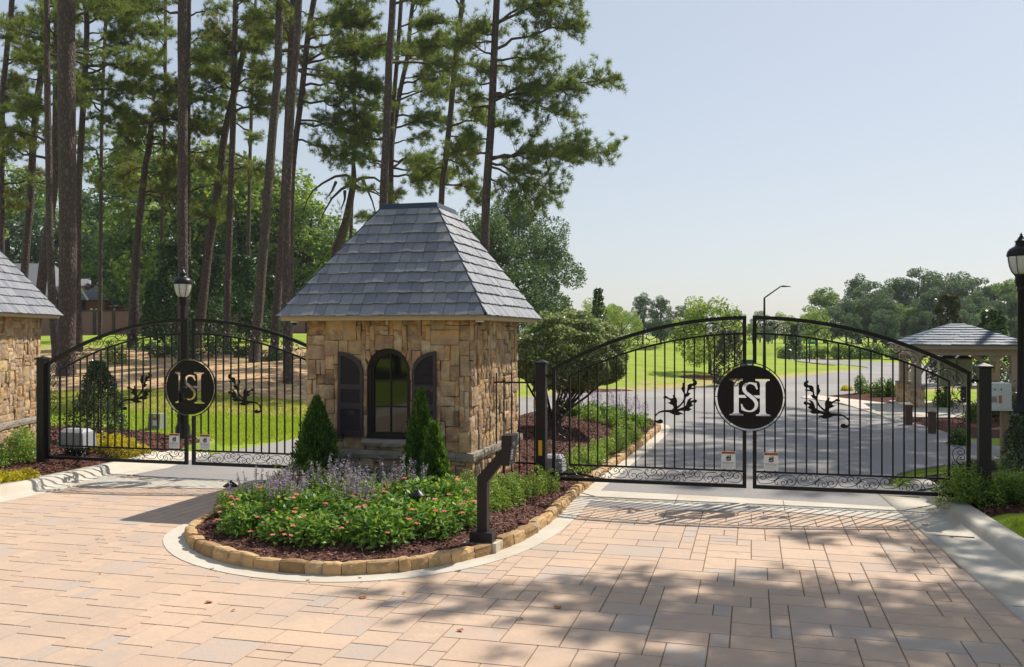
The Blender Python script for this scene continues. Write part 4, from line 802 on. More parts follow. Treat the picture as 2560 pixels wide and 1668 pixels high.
# cluster mailbox cabinets
for x, lab in ((2366, 'grey green cluster mailbox, left one under the shelter'), (2408, 'grey green cluster mailbox, right one under the shelter')):
    p = PZ(x, 990, 32.6); t = thing('cluster_mailbox', lab, 'mailbox', (p.x, p.y, .05), 'cluster mailboxes under the shelter'); w = .26
    MB().box(p.x-w, p.y-.22, .62, p.x+w, p.y+.22, 1.62).build('cabinet', M['greygreen'], t, bevel=.02); d = MB()
    for r in range(6):
        for c in range(2): d.box(p.x-w+.03+c*.24, p.y-.228, .66+r*.155, p.x-w+.25+c*.24, p.y-.221, .80+r*.155)
    dd = d.build('mail_door', M['greygreen'], t); MB().box(p.x-.08, p.y-.08, .1, p.x+.08, p.y+.08, .62).build('pedestal', M['bronze'], t); MB().box(p.x-.22, p.y-.2, .03, p.x+.22, p.y+.2, .1).build('foot', M['bronze'], t)
    cp = MB(); cp.add([(p.x-w-.02, p.y-.24, 1.621), (p.x+w+.02, p.y-.24, 1.621), (p.x+w+.02, p.y+.24, 1.621), (p.x-w-.02, p.y+.24, 1.621), (p.x, p.y, 1.82)], [(0, 1, 4), (1, 2, 4), (2, 3, 4), (3, 0, 4), (0, 3, 2, 1)]); cp.build('cap', M['flash'], t)
# notice sign by the shelter
p = PZ(2285, 942, 33.5); t = thing('notice_board', 'small white notice on a thin frame left of the mailboxes', 'sign', (p.x, p.y, 0)); MB().box(p.x-.19, p.y-.01, p.z-.17, p.x+.19, p.y+.01, p.z+.2).build('panel', M['white'], t)
l = MB()
for k in range(5): l.box(p.x-.16, p.y-.013, p.z+.12-.06*k, p.x+.16, p.y-.0105, p.z+.14-.06*k)
l.build('text_line', M['print'], t); l = MB(); l.box(p.x-.2, p.y+.011, -.05, p.x-.18, p.y+.025, p.z+.2); l.box(p.x+.18, p.y+.011, -.05, p.x+.2, p.y+.025, p.z+.2); l.build('frame', M['iron'], t)
for (x, y, lab) in ((2272, 1062, 'short wooden bollard farther from the gate post'), (2330, 1084, 'short wooden bollard nearer the gate post')):
    a, b = G(x, y); t = thing('bollard', lab, 'bollard', (a, b, 0), 'brown bollards by the walk'); e = .085
    MB().box(a-e, b-e, -.1, a+e, b+e, .5).build('post', M['bollard'], t); MB().box(a-e-.012, b-e-.012, .5, a+e+.012, b+e+.012, .53).build('collar', M['bollard'], t)
    c = MB(); e2 = e+.02; c.box(a-e+.02, b-e+.02, .53, a+e-.02, b+e-.02, .56); c.add([(a-e2, b-e2, .5605), (a+e2, b-e2, .5605), (a+e2, b+e2, .5605), (a-e2, b+e2, .5605), (a, b, .64)], [(0, 1, 4), (1, 2, 4), (2, 3, 4), (3, 0, 4), (3, 2, 1, 0)]); c.build('cap', M['tan'], t)
# utility box on a timber post
p = PZ(2493, 988, 16.2); t = thing('utility_box', 'white utility box on a timber post right of the far right gate post', 'utility box', (p.x+.09, p.y, .1)); w = .21
b = MB(); b.hexa([(p.x-w, p.y-.11, p.z-.24), (p.x+w, p.y-.11, p.z-.24), (p.x+w, p.y+.13, p.z-.24), (p.x-w, p.y+.13, p.z-.24)], [(p.x-w, p.y-.09, p.z+.22), (p.x+w, p.y-.09, p.z+.22), (p.x+w, p.y+.13, p.z+.22), (p.x-w, p.y+.13, p.z+.22)]); b.build('cabinet', M['white'], t, bevel=.01)
MB().box(p.x-w-.012, p.y-.125, p.z-.27, p.x+w+.012, p.y+.14, p.z-.241).build('tray', M['white'], t)
l = MB().add([(p.x-.0, p.y-.1115, p.z-.14), (p.x+.05, p.y-.1115, p.z-.14), (p.x+.05, p.y-.104, p.z+.0), (p.x-.0, p.y-.104, p.z+.0)], [(0, 1, 2, 3)]); l.build('orange_sticker', M['orange'], t); l = MB()
for k in range(5): l.add([(p.x-.16, p.y-.1108+.0009*k, p.z-.12+.022*k), (p.x-.03, p.y-.1108+.0009*k, p.z-.12+.022*k), (p.x-.03, p.y-.110+.0009*k, p.z-.11+.022*k), (p.x-.16, p.y-.110+.0009*k, p.z-.11+.022*k)], [(0, 1, 2, 3)])
for k in range(3): l.box(p.x-.17+.1*k, p.y-.106, p.z+.09, p.x-.15+.1*k, p.y-.1, p.z+.12)
l.build('label_print', M['print'], t)
px = p.x+.12; MB().box(px-.06, p.y-.04, -.1, px+.06, p.y+.08, p.z-.27).build('post', M['wood'], t)
# small green utility pedestal and buried-cable cabinet
a, b = G(392, 1056, .25); zg = gz(a, b); t = thing('utility_pedestal', 'grey green utility pedestal on the lawn behind the left gate', 'utility box', (a, b, zg)); s = .18
MB().hexa([(a-s, b-s*.8, zg-.05), (a+s, b-s*.8, zg-.05), (a+s, b+s, zg-.05), (a-s, b+s, zg-.05)], [(a-s*.93, b-s*.6, zg+.4), (a+s*.93, b-s*.6, zg+.4), (a+s*.93, b+s*.9, zg+.4), (a-s*.93, b+s*.9, zg+.4)]).build('cabinet', M['greygreen'], t, bevel=.01)
MB().box(a-.02, b-s*.8-.006, zg+.1, a+.12, b-s*.8+.008, zg+.24).build('label_plate', M['white'], t); MB().box(a-.0, b-s*.72-.018, zg+.30, a+.07, b-s*.72-.006+.02, zg+.36).build('yellow_label', M['yellow'], t); MB().box(a-s-.01, b-s*.9, zg-.06, a+s+.01, b+s+.02, zg+.02).build('plinth', M['greygreen'], t)
p = PZ(1867, 900, 56); t = thing('transformer_cabinet', 'dark green transformer cabinet on the far lawn behind the right gate', 'utility box', (p.x, p.y, gz(p.x, p.y))); zg = gz(p.x, p.y)
MB().box(p.x-.42, p.y-.4, zg-.1, p.x+.42, p.y+.4, zg+.75).build('cabinet', M['green'], t, bevel=.03); MB().box(p.x+.05, p.y-.41, zg+.3, p.x+.3, p.y-.401, zg+.5).build('label_plate', M['white'], t)
# street lights
def street_light(x, ytop, xh, yh, Z, label, side=1):
    p = PZ(x, 900, Z); zg = gz(p.x, p.y); a = PZ(x, ytop, Z); h = PZ(xh, yh, Z); t = thing('street_light', label, 'street light', (p.x, p.y, zg), 'street lights along the far road')
    MB().tube([(p.x, p.y, zg-.2), (a.x, a.y, a.z)], [.11, .055], 10).build('pole', M['iron'], t); k = a.lerp(h, .72); k.z = h.z
    MB().tube([a, k, k.lerp(h, .3)], [.045, .035, .035], 8).build('arm', M['iron'], t); d = (h-a).normalized()
    s = MB(); q = k.lerp(h, .25); dd = Vector((d.x, d.y, 0)).normalized(); n = Vector((-dd.y, dd.x, 0)); L = (h-k).length*1.25
    s.hexa([q-n*.12-Vector((0, 0, .05)), q+n*.12-Vector((0, 0, .05)), q+n*.12+Vector((0, 0, .05)), q-n*.12+Vector((0, 0, .05))], [q+dd*L-n*.1-Vector((0, 0, .03)), q+dd*L+n*.1-Vector((0, 0, .03)), q+dd*L+n*.1, q+dd*L-n*.1]); s.build('lamp_head', M['iron'], t)
street_light(1911, 745, 1968, 716, 55, 'tall black street light rising behind the right gate')
street_light(2171, 800, 2152, 786, 95, 'small distant street light against the trees right of centre')
p = PZ(2024, 905, 78); zg = gz(p.x, p.y); t = thing('street_sign', 'green street name sign far off behind the right gate', 'street sign', (p.x, p.y, zg)); MB().tube([(p.x, p.y, zg-.1), (p.x, p.y, PZ(2024, 850, 78).z)], .05, 8).build('post', M['iron'], t)
q = PZ(2028, 857, 78); MB().box(q.x-.3, q.y-.08, q.z-.12, q.x+.45, q.y-.055, q.z+.12).build('name_plate', mat('sign_green', [(.0, .18, .08), (.0, .22, .1)], 2, .5), t)
# ---------------------------------------------------------------- timber-look fence on the rise, and the house behind
FX0, FX1 = -150, 1290; FZ = 72
def fence_pt(px): return PZ(px, 835, FZ+(px-400)*.004*3)
t = thing('privacy_fence', 'long brown panel fence along the top of the slope behind the pines', 'fence', tuple(fence_pt(400))); a = fence_pt(-230); b = fence_pt(1180); n = 32; pan = MB(); rl = MB()
for k in range(n+1):
    p = a.lerp(b, k/n); zg = gz(p.x, p.y); top = zg+1.95
    MB().box(p.x-.09, p.y-.09, zg-.3, p.x+.09, p.y+.09, top+.08).build('post', M['fencepost'], t)
    if k < n:
        q = a.lerp(b, (k+1)/n); zq = gz(q.x, q.y); d = (q-p).normalized(); nn = Vector((-d.y, d.x, 0)); m_ = 14
        for j in range(m_):
            u0 = p+(q-p)*((j+.03)/m_); u1 = p+(q-p)*((j+.97)/m_); zz = zg+(zq-zg)*j/m_
            pan.add([(u0.x, u0.y, zz-.2), (u1.x, u1.y, zz-.2), (u1.x, u1.y, zz+1.78), (u0.x, u0.y, zz+1.78)]+[(u0.x+nn.x*.03, u0.y+nn.y*.03, zz-.2), (u1.x+nn.x*.03, u1.y+nn.y*.03, zz-.2), (u1.x+nn.x*.03, u1.y+nn.y*.03, zz+1.78), (u0.x+nn.x*.03, u0.y+nn.y*.03, zz+1.78)], [(0, 1, 2, 3), (7, 6, 5, 4), (0, 4, 5, 1), (3, 2, 6, 7)])
        rl.hexa([p-nn*.04+Vector((0, 0, zg-p.z+1.78)), q-nn*.04+Vector((0, 0, zq-q.z+1.78)), q+nn*.05+Vector((0, 0, zq-q.z+1.78)), p+nn*.05+Vector((0, 0, zg-p.z+1.78))], [p-nn*.04+Vector((0, 0, zg-p.z+1.9)), q-nn*.04+Vector((0, 0, zq-q.z+1.9)), q+nn*.05+Vector((0, 0, zq-q.z+1.9)), p+nn*.05+Vector((0, 0, zg-p.z+1.9))])
pan.build('panel', M['fencep'], t); rl.build('top_rail', M['fencepost'], t)
def house():
    Z = 100; zg = 2.4; c = PZ(120, 700, Z); t = thing('brick_house', 'brick house with grey shingle roofs beyond the brown fence', 'house', (c.x, c.y, zg)); r = Vector((CS, SN, 0)); f = Vector((-SN, CS, 0))
    def W(px, dep, y): p = PZ(px, y, Z); return p+f*dep
    def blk(mb, x0, x1, y0, y1, d0, d1): A = [W(x0, d0, y0), W(x1, d0, y0), W(x1, d1, y0), W(x0, d1, y0)]; z1 = W(x0, 0, y1).z; mb.hexa(A, [Vector((v.x, v.y, z1)) for v in A])
    w = MB(); blk(w, -140, 130, 850, 745, 0, 10); blk(w, 188, 262, 850, 750, 0, 7); blk(w, 262, 300, 850, 766, 1, 7); w.build('wall', M['brick'], t)
    ww_ = MB(); blk(ww_, 130, 190, 850, 712, 2, 9); ww_.build('cream_wall', M['fascia'], t)
    def zof(y): return W(0, 0, y).z
    def gable(mb, x0, x1, ye, yr, d0, d1, xr0=None, xr1=None):
        xr0 = x0 if xr0 is None else xr0; xr1 = x1 if xr1 is None else xr1; dm = (d0+d1)/2
        A = [W(x0, d0-.5, ye), W(x1, d0-.5, ye), W(x1, d1+.5, ye), W(x0, d1+.5, ye), W(xr0, dm, yr), W(xr1, dm, yr)]; z0, z1 = zof(ye), zof(yr)
        V = [(v.x, v.y, z0) for v in A[:4]]+[(v.x, v.y, z1) for v in A[4:]]; mb.add(V, [(0, 1, 5, 4), (1, 2, 5), (2, 3, 4, 5), (3, 0, 4), (0, 3, 2, 1)])
    ro = MB(); gable(ro, -150, 135, 748, 650, 0, 10, -140, 75); gable(ro, 182, 275, 750, 706, 0, 7, 212, 226); gable(ro, 245, 308, 766, 752, 1, 7, 262, 285); gable(ro, 118, 196, 714, 690, 2, 9, 140, 170); ro.build('roof', M['roof'], t)
    tr = MB(); pts = [W(183, -.7, 751), W(207, -.7, 716), W(228, -.7, 751)]; tr.tube(pts, .14, 4); tr.build('gable_trim', M['white'], t)
    ch = MB(); blk(ch, 196, 206, 720, 685, 3, 4); ch.build('chimney', M['brick'], t)
    wd = MB(); blk(wd, 226, 243, 783, 771, -.08, .05); blk(wd, 118, 124, 735, 715, 1.9, 2.1); blk(wd, 143, 152, 782, 762, 1.9, 2.0); wd.build('window', M['white'], t); dk = MB(); blk(dk, 192, 214, 840, 752, -.06, .02); dk.build('archway', M['dark'], t)
house()
# ---------------------------------------------------------------- pines with long bare trunks
def limb_path(p0, az, L, rise, droop, r, n=7):
    P = [np.array(p0, float)]; d = np.array([math.cos(az), math.sin(az), 0.]); side = np.array([-d[1], d[0], 0]); w = r.normal(0, .12)
    for k in range(1, n+1):
        t = k/n; z = L*(rise*t-droop*t*t); P.append(np.array(p0)+d*L*t+side*L*w*math.sin(t*3)*.5+np.array([0, 0, z])+r.normal(0, .02*L, 3)*(1 if k < n else .4))
    return np.array(P)
class Crown:
    """collects limbs and needle tufts in world space"""
    def __init__(s, seed): s.r = np.random.default_rng(seed); s.mb = MB(); s.P = []; s.D = []
    def limb(s, path, r0, dens=1.0, twigs=9, start=.35, tl=.9, tuft=.33):
        s.mb.tube([tuple(p) for p in path], [r0*(1-.85*k/(len(path)-1)) for k in range(len(path))], 5, cap=False); r = s.r; n = len(path)-1; L = np.linalg.norm(path[-1]-path[0])
        for q in range(int(twigs*1.35)):
            t = start+(1-start)*(q/1.35+r.uniform(.1, .8))/twigs; f = t*n; i = min(n-1, int(f)); b = path[i]+(path[i+1]-path[i])*(f-i); ax = unit(path[min(n, i+1)]-path[i]); o = r.normal(size=3)*np.array([1, 1, .28]); o = unit(o-ax*(o@ax)*.8+ax*.6); l = tl*r.uniform(.45, 1.35)*(1.1-.45*t)
            e = b+o*l+np.array([0, 0, l*r.uniform(-.18, .32)]); m_ = (b+e)/2+np.array([0, 0, -.06*l])+r.normal(0, .05, 3); s.mb.tube([tuple(b), tuple(m_), tuple(e)], [.016, .011, .006], 3, cap=False)
            for g_ in range(3):
                u_ = r.uniform(.35, .9); p0 = (b*(1-u_)+e*u_) if g_ else e; o2 = unit(o+r.normal(size=3)*np.array([.8, .8, .4])); p1 = p0+o2*l*r.uniform(.12, .34)
                if g_: s.mb.tube([tuple(p0), tuple(p1)], [.008, .004], 3, cap=False)
                k = max(2, int((2.2+2.2*l)*dens)); tt = r.uniform(0, 1, k)[:, None]; s.P.append(p0+(p1-p0)*tt+r.normal(0, .045, (k, 3))); s.D.append(np.tile(unit(o2*.7+np.array([0, 0, .6])), (k, 1)))
        k = int(6*dens); s.P.append(path[-1]+r.normal(0, .13, (k, 3))); s.D.append(np.tile(unit(path[-1]-path[-2]), (k, 1)))
    def build(s, par, m='needle', L=.25, W=.021, k=12):
        s.mb.build('branches', M['twig'], par)
        if s.P:
            V, F = needle_geo(np.concatenate(s.P), np.concatenate(s.D), L, W, k, s.r); npmesh('crown', V, F, M[m], par)
def trunk(par, pts, rad, m='bark', n=12, seed=0):
    """tapered trunk through given points, gently waved; splayed foot"""
    pts = [Vector(p) for p in pts]; P = spl3(pts, 4); rr = []; L = [0]
    for i in range(1, len(pts)): L.append(L[-1]+1)
    for i in range(len(P)): f = i/4; k = min(len(rad)-2, int(f)); rr.append(rad[k]+(rad[k+1]-rad[k])*(f-k))
    MB().tube(P, rr, n).build('trunk', M[m], par, smooth=True)
def spl3(P, n):
    Q = []
    for i in range(len(P)-1):
        a, b, c, d = P[max(i-1, 0)], P[i], P[i+1], P[min(i+2, len(P)-1)]
        for k in range(n): t = k/n; Q.append(.5*((2*b)+(c-a)*t+(2*a-5*b+4*c-d)*t*t+(3*b-a-3*c+d)*t**3))
    return Q+[P[-1]]
NP = 0
def pine(px, Z, w0, w1, label, brs=(), z0=8, nb=14, H=24, bm='bark', m='needle', seed=1, foot=True, Lb=3.6, dens=1.0, azb=None):
    """px: list of (x, y) sight points up the trunk at distance Z; w0,w1 widths in photo px"""
    r = np.random.default_rng(seed); b = PZ(px[0][0], 800, Z); zg = gz(b.x, b.y); t = thing('pine_tree', label, 'pine tree', (b.x, b.y, zg), 'tall pines on the slope')
    pts = [Vector((b.x, b.y, zg-.3)), Vector((b.x, b.y, zg+.5))]+[PZ(x, y, Z) for x, y in px[1:]]; top = pts[-1]; d = (pts[-1]-pts[-2]).normalized()
    if top.z < zg+H-3: pts += [top+d*(zg+H-top.z)*.5+Vector((r.normal(0, .15), r.normal(0, .15), 0)), top+d*(zg+H-top.z)]
    s = Z/FPX/2; n = len(pts); hs = [(p.z-zg) for p in pts]; rad = [w0*s*(1.35 if foot else 1.05), w0*s*1.04]+[max(.04, w0*s+(w1-w0)*s*h/max(1, top.z-zg)) if h <= top.z-zg else max(.03, w1*s*(1-.85*(h-(top.z-zg))/max(.1, hs[-1]-(top.z-zg)))) for h in hs[2:]]
    trunk(t, pts, rad, bm, seed=seed); cr = Crown(seed+100)
    def at(z):
        for i in range(len(pts)-1):
            if pts[i].z <= z <= pts[i+1].z: return pts[i].lerp(pts[i+1], (z-pts[i].z)/(pts[i+1].z-pts[i].z))
        return pts[-1]
    for (y, dx, rise, droop, dens_, dep) in brs:     # seen limbs: start height (px), reach in px (signed), curve
        zb = CAMH-(y-HY)*Z/FPX; p = at(zb); L = abs(dx)*Z/FPX; sgn = 1 if dx > 0 else -1; az = math.atan2(SN*sgn, CS*sgn)+dep*sgn
        cr.limb(limb_path(p, az, L/max(.3, math.cos(dep)), rise, droop, r, 9), .028*L**.5+.02, dens_, twigs=int(10+7*L), start=r.uniform(.12, .38), tl=min(1.15, .32*L+.35))
    for k in range(nb):
        f = (k+r.uniform(.1, .9))/nb; zb = zg+z0+(H-z0-.6)*f; p = at(zb); az = r.uniform(0, 2*math.pi) if azb is None else azb+r.normal(0, .9); L = Lb*(1-.55*f)*r.uniform(.6, 1.15)
        cr.limb(limb_path(p, az, L, .25+.5*f*r.uniform(.3, 1), .25*r.uniform(.2, 1), r), .02+.016*L, dens*1.1, twigs=int(6+3.4*L), start=.35, tl=.4+.16*L)
    cr.build(t, m); return t
pine([(165, 925), (168, 800), (170, 600), (167, 300), (166, 0)], 34, 42, 42, 'thickest pine trunk, in front near the left edge', z0=13, nb=10, seed=1)
pine([(140, 891), (133, 800), (125, 600), (122, 400), (118, 200), (117, 0)], 39, 20, 14, 'thin sunlit pine close to the left of the thickest trunk', bm='bark_pale', z0=13, nb=8, seed=2, brs=[(60, 60, .5, .1, 1, .2), (150, -70, .3, .3, 1, .1)])
pine([(86, 868), (98, 760), (112, 640), (128, 520), (139, 400), (141, 200), (142, 0)], 44, 26, 14, 'dark leaning pine left of the thickest trunk', z0=9, nb=14, seed=3, brs=[(215, 75, .4, .25, 1, .3), (260, -90, .1, .3, 1, 0)])
pine([(52, 850), (64, 640), (76, 500), (84, 343), (95, 240), (105, 163), (112, 0)], 50, 20, 15, 'dark pine behind the stone building roof', z0=7, nb=18, seed=4, m='needle_warm', brs=[(330, 60, .1, .4, 1, .2), (200, -70, .2, .3, 1.2, 0)])
pine([(197, 880), (193, 700), (195, 542), (200, 397), (212, 199), (217, 61)], 46, 18, 13, 'slim pine just right of the thickest trunk, with long limbs to the right', z0=13, nb=8, H=20, seed=5,
     brs=[(165, 250, .12, .35, 1.3, .1), (185, 190, .3, .25, 1.2, -.2), (225, 210, .12, .1, 1.2, .15), (245, 130, .05, .55, 1.3, 0), (110, 160, .5, .2, 1.3, .2), (120, -60, .3, .2, 1, 0), (60, 120, .6, .2, 1.3, .1), (300, 60, .2, .2, .8, 0), (30, -110, .5, .2, 1.2, 0), (20, 140, .7, .3, 1.3, 0)])
pine([(457, 872), (458, 700), (456, 542), (457, 250), (457, 0)], 37, 25, 23, 'straight pine rising behind the left lamp post', z0=13.5, nb=9, seed=6, brs=[(150, 60, .3, .2, .9, .2)])
pine([(470, 850), (470, 542), (471, 250), (473, 0)], 50, 13, 10, 'slim pine half hidden behind the trunk at the left lamp', z0=6.5, nb=15, seed=7, brs=[(180, 80, .1, .4, 1.2, 0), (230, 90, .1, .5, 1.3, .2), (300, 60, 0, .4, 1.1, 0), (250, -80, .1, .4, 1.1, 0), (110, 60, .7, .2, 1, 0), (40, 80, .6, .3, .8, .2)])
pine([(331, 849), (336, 740), (341, 632), (349, 542), (362, 430), (374, 360), (379, 307)], 50, 24, 14, 'crooked pine with a low spreading crown between the left lamp and thickest trunk', z0=8.2, nb=8, H=13, seed=8, m='needle_warm', Lb=2.4,
     brs=[(300, 120, .3, .45, 1.3, .2), (308, -70, .1, .45, 1.3, .1), (340, 90, -.1, .6, .7, -.2), (360, 130, .1, .5, .8, .2), (430, 90, .1, .3, .8, 0), (300, -50, .5, .2, 1.4, .3), (290, 60, .6, .2, 1.4, 0), (480, 130, .1, .4, .6, .2), (420, -60, .1, .5, .8, 0)])
pine([(567, 886), (570, 668), (575, 542), (582, 325), (585, 181), (589, 0)], 47, 18, 13, 'straight slim pine right of the leaning pine', z0=11.5, nb=11, seed=9, brs=[(180, 90, .1, .25, 1.2, 0), (225, 100, 0, .3, 1.2, .2), (130, -50, .1, .3, 1, 0), (262, 70, .0, .3, 1.1, .2), (130, 60, .3, .2, 1.1, 0), (420, 110, .1, .35, .9, 0), (60, 60, .6, .3, 1.1, 0)])
pine([(492, 866), (504, 777), (520, 632), (535, 542), (552, 420), (564, 325), (590, 215), (611, 119)], 49, 25, 14, 'leaning curved pine with an ochre tinged top', z0=14, nb=8, H=19, seed=10, m='needle_warm', brs=[(120, 100, .5, .2, 1.2, .1), (115, -80, .5, .2, 1.2, 0), (90, 100, .8, .3, 1.2, 0), (325, -22, 1.2, 1.6, .2, 0), (400, 90, -.05, .4, .6, .2)])
pine([(637, 903), (646, 780), (655, 668), (665, 542), (679, 361), (694, 180), (700, 0)], 39, 26, 18, 'tall curved pine just left of the booth roof', bm='bark_pale', z0=13, nb=9, seed=11, brs=[(50, -70, .3, .3, .6, 0)])
pine([(686, 885), (694, 740), (708, 542), (722, 253), (734, 0)], 42, 20, 16, 'left trunk of the close pair beside the booth roof', z0=13, nb=9, seed=12)
pine([(719, 936), (716, 700), (717, 542), (727, 289), (741, 120), (747, 0)], 33, 22, 17, 'right trunk of the close pair beside the booth roof', z0=14, nb=8, seed=13)
pine([(724, 870), (726, 700), (727, 542), (734, 397), (752, 253), (770, 90), (785, 0)], 46, 15, 14, 'pine with dense limbs reaching right above the booth roof', z0=13, nb=10, H=21, seed=14,
     brs=[(110, 150, .55, .15, 1.5, .1), (150, 190, .35, .15, 1.5, -.15), (160, 170, .3, .1, 1.5, .25), (185, 200, -.05, .12, 1.2, 0), (215, 180, .25, .3, 1.0, .1), (250, 170, -.05, .3, 1.1, 0), (310, 200, .0, .05, 1.1, .15), (300, 150, -.2, .1, 1.1, -.2), (350, 110, -.1, .4, 1.0, 0), (60, 130, .6, .3, 1.4, 0), (40, -70, .5, .3, 1.2, 0)])
pine([(955, 700), (958, 535), (967, 325), (973, 145), (982, 0)], 37, 25, 17, 'straight pine rising behind the left end of the booth ridge', z0=12.5, nb=10, seed=15, foot=False)
pine([(974, 700), (976, 506), (982, 289), (992, 160), (1003, 0)], 47, 14, 10, 'slim pine hugging the trunk at the booth ridge', z0=6.5, nb=16, seed=16, brs=[(420, 120, .05, .25, 1.2, .1), (400, 130, .1, .35, 1.2, 0), (350, -120, .1, .45, 1.1, 0), (440, 140, .05, .1, 1.1, -.2), (300, -90, -.05, .4, 1.0, 0)], Lb=3.2)
pine([(972, 700), (978, 420), (985, 325), (996, 253), (1006, 200), (1018, 145), (1026, 60), (1034, 0)], 52, 16, 10, 'forked pine curving right above the booth ridge', z0=10, nb=13, seed=17, brs=[(240, 110, .3, .25, 1.2, 0), (320, 120, .35, .15, 1.1, .1), (150, 90, .7, .2, 1.3, 0), (210, 130, .25, .1, 1.2, .2), (150, 120, .1, .2, 1.3, -.2), (290, 140, .1, .25, 1.0, 0)], Lb=3.4)
pine([(1098, 700), (1103, 517), (1114, 400), (1126, 289), (1139, 150), (1148, 70), (1156, 0)], 43, 17, 13, 'slim pine forking near its top right of the booth ridge', bm='bark_pale', z0=12, nb=9, seed=18, foot=False, brs=[(340, 60, -.1, .35, 1.1, 0), (420, -70, -.05, .4, 1.1, 0), (460, 100, .1, .4, 1.3, .1), (160, 90, .1, .3, 1.3, 0), (400, 60, .0, .4, 1.1, 0), (120, -80, .3, .3, 1.3, 0), (60, -90, .3, .3, 1.3, 0)])
pine([(1209, 780), (1213, 590), (1217, 470), (1223, 380), (1229, 289), (1235, 145), (1242, 0)], 39, 25, 17, 'rightmost tall pine with long limbs reaching over the open sky', z0=12, nb=10, seed=19, foot=False, Lb=3,
     brs=[(55, 150, .62, .1, 1.1, .1), (60, 200, .35, .05, 1.2, -.1), (125, 210, .55, .25, 1.2, 0), (150, 140, .3, .2, 1.1, .3), (242, 300, .33, .18, 1.2, .05), (255, 210, .4, .3, 1.1, -.2), (235, 190, .0, .25, 1.2, .15), (400, 300, .22, .14, 1.5, .05), (395, 230, .1, .1, 1.4, -.15), (405, 170, -.1, .35, 1.3, .2), (415, 130, -.3, .5, 1.0, 0), (445, 60, -.3, .6, .5, 0), (385, -100, .2, .15, 1.2, .1), (140, -90, .55, .1, .8, 0), (210, -80, .05, .1, .6, 0), (350, -60, .2, .2, 1.0, 0), (250, -50, .3, .1, .7, 0), (90, -60, .3, .2, 1.2, 0), (320, 60, .3, .1, .7, 0)])
pine([(4, 800), (5, 300), (14, 160), (27, 40), (30, 0)], 48, 14, 13, 'pine at the extreme left edge', z0=8, nb=15, seed=20, brs=[(150, 70, .3, .2, 1.2, 0), (90, 90, .4, .3, 1.2, .2), (240, 60, .1, .3, 1.2, 0), (320, 50, .1, .4, 1.2, 0)])
pine([(250, 850), (252, 542), (255, 300), (262, 100), (268, 0)], 60, 10, 8, 'distant slim pine between the thickest trunk and the crooked pine', z0=9, nb=18, seed=22, Lb=4.4, dens=1.1)
pine([(402, 850), (405, 542), (412, 300), (414, 0)], 62, 9, 8, 'distant slim pine just left of the lamp post pine', z0=8, nb=18, seed=23, Lb=4.4, dens=1.1)
pine([(620, 850), (622, 542), (628, 300), (640, 0)], 62, 9, 8, 'distant slim pine seen between the leaning and the curved pines', z0=11, nb=14, seed=24, Lb=4.0, dens=1.0)
pine([(870, 800), (880, 500), (886, 300), (890, 0)], 60, 9, 8, 'distant slim pine above the left slope of the booth roof', z0=14, nb=12, seed=25, Lb=4.2, dens=.9)
# dead snapped pine with arching limbs
Z = 50; b = PZ(836, 800, Z); zg = gz(b.x, b.y); t = thing('dead_tree', 'snapped dead pine with arching bare limbs above the booth roof', 'dead tree', (b.x, b.y, zg))
trunk(t, [(b.x, b.y, zg-.3)]+[PZ(x, y, Z) for x, y in ((839, 645), (852, 600), (866, 550), (876, 500), (884, 452), (886, 408))], [.3, .26, .25, .22, .19, .17, .04]); r = MB(); cr = Crown(77)
for P_ in ([(882, 450), (872, 440), (850, 446), (825, 465), (808, 485), (800, 510), (796, 545)], [(880, 460), (860, 475), (842, 500), (832, 530), (824, 560)], [(886, 452), (905, 442), (925, 440), (945, 455), (958, 480), (965, 520)], [(884, 470), (905, 470), (930, 480), (950, 495)], [(905, 445), (912, 470), (920, 500), (928, 550)], [(840, 455), (836, 480), (828, 500)], [(862, 478), (868, 500), (864, 530)]):
    q = [PZ(x, y, Z)+Vector((0, .3*i*(1 if P_[0][0] > 882 else -1), 0)) for i, (x, y) in enumerate(P_)]; cr.mb.tube(q, [.095*(1-.8*i/(len(q)-1)) for i in range(len(q))], 6)
    e = np.array(q[-1]); cr.P.append(e+cr.r.normal(0, .3, (14, 3))); cr.D.append(np.tile([0, 0, 1.], (14, 1)))
cr.build(t)
# ---------------------------------------------------------------- pines beyond the right edge of the picture (their shade falls on the drive)
def side_pine(X, Y, H, z0, seed, label, nb=22, Lb=3.4, dn=.75):
    r = np.random.default_rng(seed); zg = gz(X, Y); t = thing('pine_tree', label, 'pine tree', (X, Y, zg), 'pines beyond the right edge')
    MB().tube([(X, Y, zg-.3), (X, Y, zg+.6), (X+.1, Y, zg+H*.5), (X+.2, Y+.1, zg+H)], [.3, .2, .15, .03], 10).build('trunk', M['bark'], t, smooth=True); cr = Crown(seed)
    for k in range(nb):
        f = (k+.5)/nb; az = k*2.4+r.normal(0, .3); L = Lb*(1-.5*f)*r.uniform(.7, 1.1); cr.limb(limb_path((X+.15*f, Y, zg+z0+(H-z0)*f), az, L, .3+.3*f, .2, r), .02+.014*L, dn, twigs=int(6+3*L), start=.2, tl=.5+.15*L)
    cr.build(t, k=12, W=.034, L=.28)
SP = [(6.9, 14.4, 16, 9.3), (8.8, 16.8, 17, 9.8), (9.0, 12.2, 15, 9.5), (12.6, 13.0, 18, 9.5), (14.2, 33.0, 24, 15), (12.4, 36.4, 27, 17.8), (13.6, 42.5, 29, 19), (16.4, 20.0, 20, 10), (16.8, 28.5, 24, 13)]
